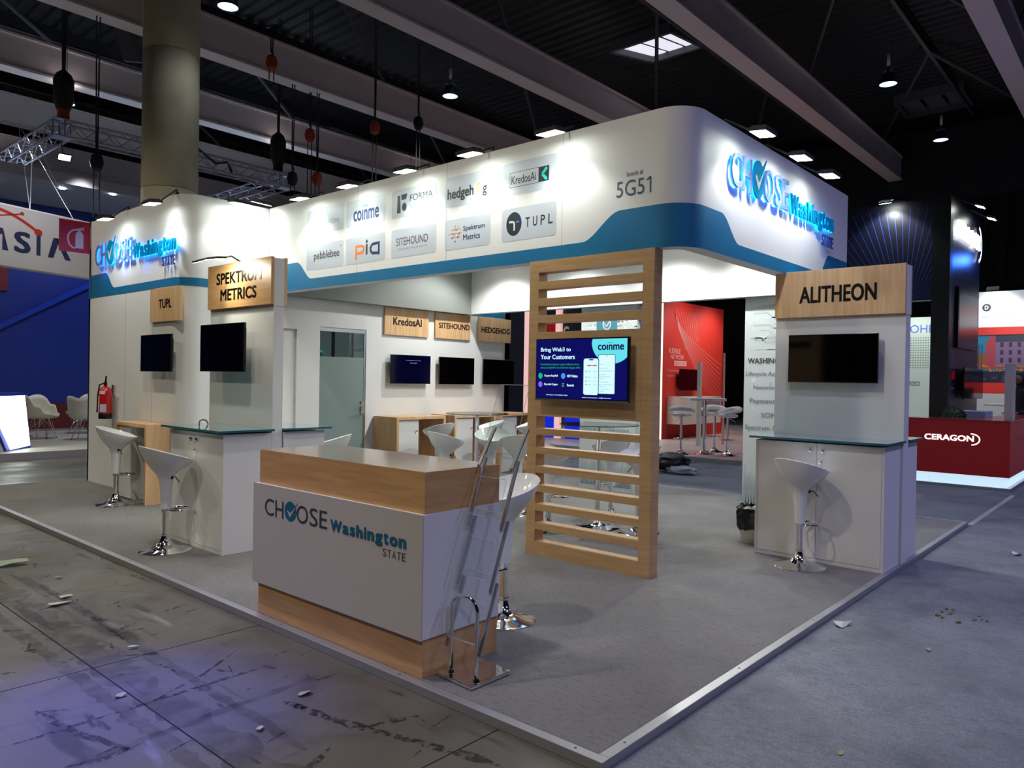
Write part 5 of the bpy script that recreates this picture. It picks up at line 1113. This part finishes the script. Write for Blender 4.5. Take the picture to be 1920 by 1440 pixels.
for i in range(12): m.rect(fr, -1.7 + i * .2, -1.6 + i * .2, 1.62 + .03 * (i % 3), 1.66 + .04 * (i % 4), mat('photo_mid', '#3a3850', .5), .0075)
for a in (-1.56, -1.5): m.line(fr, [(a, 1.86), (a + .01, 2.45)], .012, MATS['photo_window'], .008)
m.build('photograph', ds)
fr = FX(17.0); m = MB(); m.disc(fr, -1.42, 3.27, .085, .085, dkink); m.text(fr, 'D', -1.455, -1.385, 3.225, 3.315, white, .04, .0025); m.disc(fr, -1.2, 3.28, .085, .085, mat('logo_pale', '#b9c2dc', .5)); m.text(fr, 'Danish Industry', -1.50, -.98, 3.03, 3.08, ltink, 0)
m.rect(fr, -.72, -.45, 3.10, 3.36, mat('crest_orange', '#c8542a', .5)); m.poly(fr, [(-.62, 3.14), (-.5, 3.14), (-.48, 3.25), (-.5, 3.33), (-.56, 3.3), (-.62, 3.33), (-.64, 3.25)], peach, .003); m.build('header_print', ds)
flood((17.05, 1.25, 3.64), (16.6, 1.25, 3.62), (17.05, 1.2, 3.0), 'arm spotlight above the header of the dusk photograph stand', 16)
spot(ds, (15.6, .6, 3.4), (17, .6, 2.0), 60, 100, .8, (1, .95, .95), .1)
t = thing('white_shell_seat', 'white low seat at the foot of the dusk photograph', 'chair', (15, .5, .04)); MB().lathe([(.2, .04), (.05, .1), (.05, .5), (.25, .55), (.3, .8), (.28, .8), (.22, .58), (.001, .56)], (15.3, 1.25, 0), offw, 24).build('shell', t, smooth=True)
t = thing('far_white_table', 'white table behind the post at the dusk photograph stand', 'table', (15.6, .9, .04)); MB().box(15.2, 15.9, .6, 1.15, 1.12, 1.16, offw).box(15.5, 15.6, .62, .68, .04, 1.12, offw).build('table', t)

# orange-framed dusk photo board seen beside the pillar
t = thing('red_photo_board', 'narrow red board with a blue evening photograph between red wall and pillar', 'graphic panel', (18, 6, .04)); MB().box(18, 18.1, 4.8, 7.28, .04, 3.3, cred).build('board', t); fr = FX(18.0); m = MB()
m.rect(fr, -7.22, -4.9, 2.0, 3.22, mat('photo_blue', '#1250a0', .5), .002); m.rect(fr, -7.05, -4.9, 2.05, 2.75, mat('photo_pink_house', '#a06058', .5), .003)
for i in range(8):
    for j in range(4): m.rect(fr, -6.95 + i * .15, -6.88 + i * .15, 2.15 + j * .14, 2.22 + j * .14, mat('photo_win2', '#3c2c3c', .5), .004)
m.rect(fr, -7.22, -4.9, 1.95, 2.08, MATS['photo_water'], .004); m.text(fr, 'evening', -7.15, -6.8, 1.80, 1.86, ltink, 0); m.disc(fr, -7.1, 1.62, .05, .05, offw); m.disc(fr, -6.95, 1.62, .05, .05, offw); m.build('photograph', t)

# dark stand with blue cubes seen through the slots
t = thing('navy_stand_wall', 'navy stand wall with pink lit posts and pure blue panels, far behind the slatted screen', 'wall panel', (12.5, 10, GZ)); nv_ = mat('navy_flat', '#0c0d20', .5); pkp = mat('pink_post', '#d8b0b0', .5, emit='#e8b8b0', es=.5); blp = mat('pure_blue', '#0a18a0', .5, emit=(.0, .01, .35), es=.8)
MB().box(12.5, 12.7, 9.1, 11.6, .5, 3.4, nv_).build('wall', t); MB().box(12.4, 12.5, 10.85, 11.0, GZ, 3.4, pkp).build('post', t); MB().box(12.4, 12.5, 9.82, 9.97, GZ, 3.4, pkp).build('post', t)
MB().box(12.42, 12.5, 10.0, 10.4, GZ, 1.0, blp).build('blue_panel', t); MB().box(12.42, 12.5, 9.2, 9.64, GZ, 1.0, blp).build('blue_panel', t); MB().box(12.45, 12.5, 10.0, 10.4, 2.6, 3.05, cred).build('red_tile', t); MB().text(FX(12.5), 'G', -9.8, -9.62, 2.5, 2.85, offw, .02).build('letter', t)

# person at the right edge
def person(x, y, z, rz, label):
    t = thing('person', label, 'person', (x, y, z)); me = bpy.data.meshes.new('body')
    J = [((0, 0, .95), .15), ((0, 0, 1.12), .13), ((0, 0, 1.32), .165), ((0, 0, 1.42), .10), ((.01, 0, 1.50), .055), ((.03, 0, 1.60), .085), ((.03, 0, 1.69), .075),
         ((0, .19, 1.40), .065), ((-.02, .24, 1.14), .045), ((.14, .17, .98), .035), ((.21, .12, .97), .03), ((0, -.19, 1.40), .065), ((-.02, -.24, 1.14), .045), ((.14, -.17, .98), .035), ((.21, -.12, .97), .03),
         ((0, .09, .88), .10), ((.01, .10, .48), .065), ((0, .10, .08), .045), ((.12, .11, .04), .035), ((0, -.09, .88), .10), ((.01, -.10, .48), .065), ((0, -.10, .08), .045), ((.12, -.11, .04), .035)]
    E_ = [(0, 1), (1, 2), (2, 3), (3, 4), (4, 5), (5, 6), (2, 7), (7, 8), (8, 9), (9, 10), (2, 11), (11, 12), (12, 13), (13, 14), (0, 15), (15, 16), (16, 17), (17, 18), (0, 19), (19, 20), (20, 21), (21, 22)]
    me.from_pydata([j[0] for j in J], E_, []); o = bpy.data.objects.new('body', me); C.objects.link(o); o.parent = t
    s_ = o.modifiers.new('skin', 'SKIN'); o.modifiers.new('sub', 'SUBSURF').levels = 1; o.modifiers['sub'].render_levels = 2
    for i, (_, r) in enumerate(J): me.skin_vertices[0].data[i].radius = (r, r)
    me.skin_vertices[0].data[0].use_root = True; me.materials.append(mat('dark_clothes', '#0e0e12', .8))
    L = Vector(t['_l']); sk = mat('skin', '#8a5a44', .5)
    def part(n, m, **k): o_ = m.build(n, None, loc=(0, 0, 0), **k); o_.parent = t; return o_
    part('face', MB().lathe([(.001, 1.53), (.055, 1.545), (.078, 1.60), (.08, 1.66), (.06, 1.70), (.001, 1.71)], (.05, 0, 0), sk, 16).lathe([(.001, 0), (.014, .01), (.006, .04)], (.133, 0, 1.60), sk, 8), smooth=True)
    part('hair', MB().lathe([(.085, 1.52), (.098, 1.62), (.095, 1.70), (.06, 1.755), (.001, 1.765)], (.01, 0, 0), mat('hair_dark', '#0c0a0a', .6), 16), smooth=True)
    for sy in (-1, 1):
        h_ = MB(); h_.lathe([(.001, -.02), (.032, -.01), (.034, .02), (.001, .03)], (.235, sy * .11, .965), sk, 10)
        for k in range(4): h_.tube([(.255, sy * .11 + (k - 1.5) * .018, .97), (.285, sy * .11 + (k - 1.5) * .02, .962), (.30 - .006 * abs(k - 1.5), sy * .11 + (k - 1.5) * .02, .945)], .0085, sk, 6)
        h_.tube([(.235, sy * .085, .965), (.26, sy * .062, .955)], .0095, sk, 6); part('hand', h_, smooth=True)
    t.rotation_euler = (0, 0, rz); return t
person(14.9, .5, .04, 2.6, 'person in dark clothes standing at the right edge beyond the white post')
for o in bpy.data.objects:
    if '_l' in o: del o['_l']
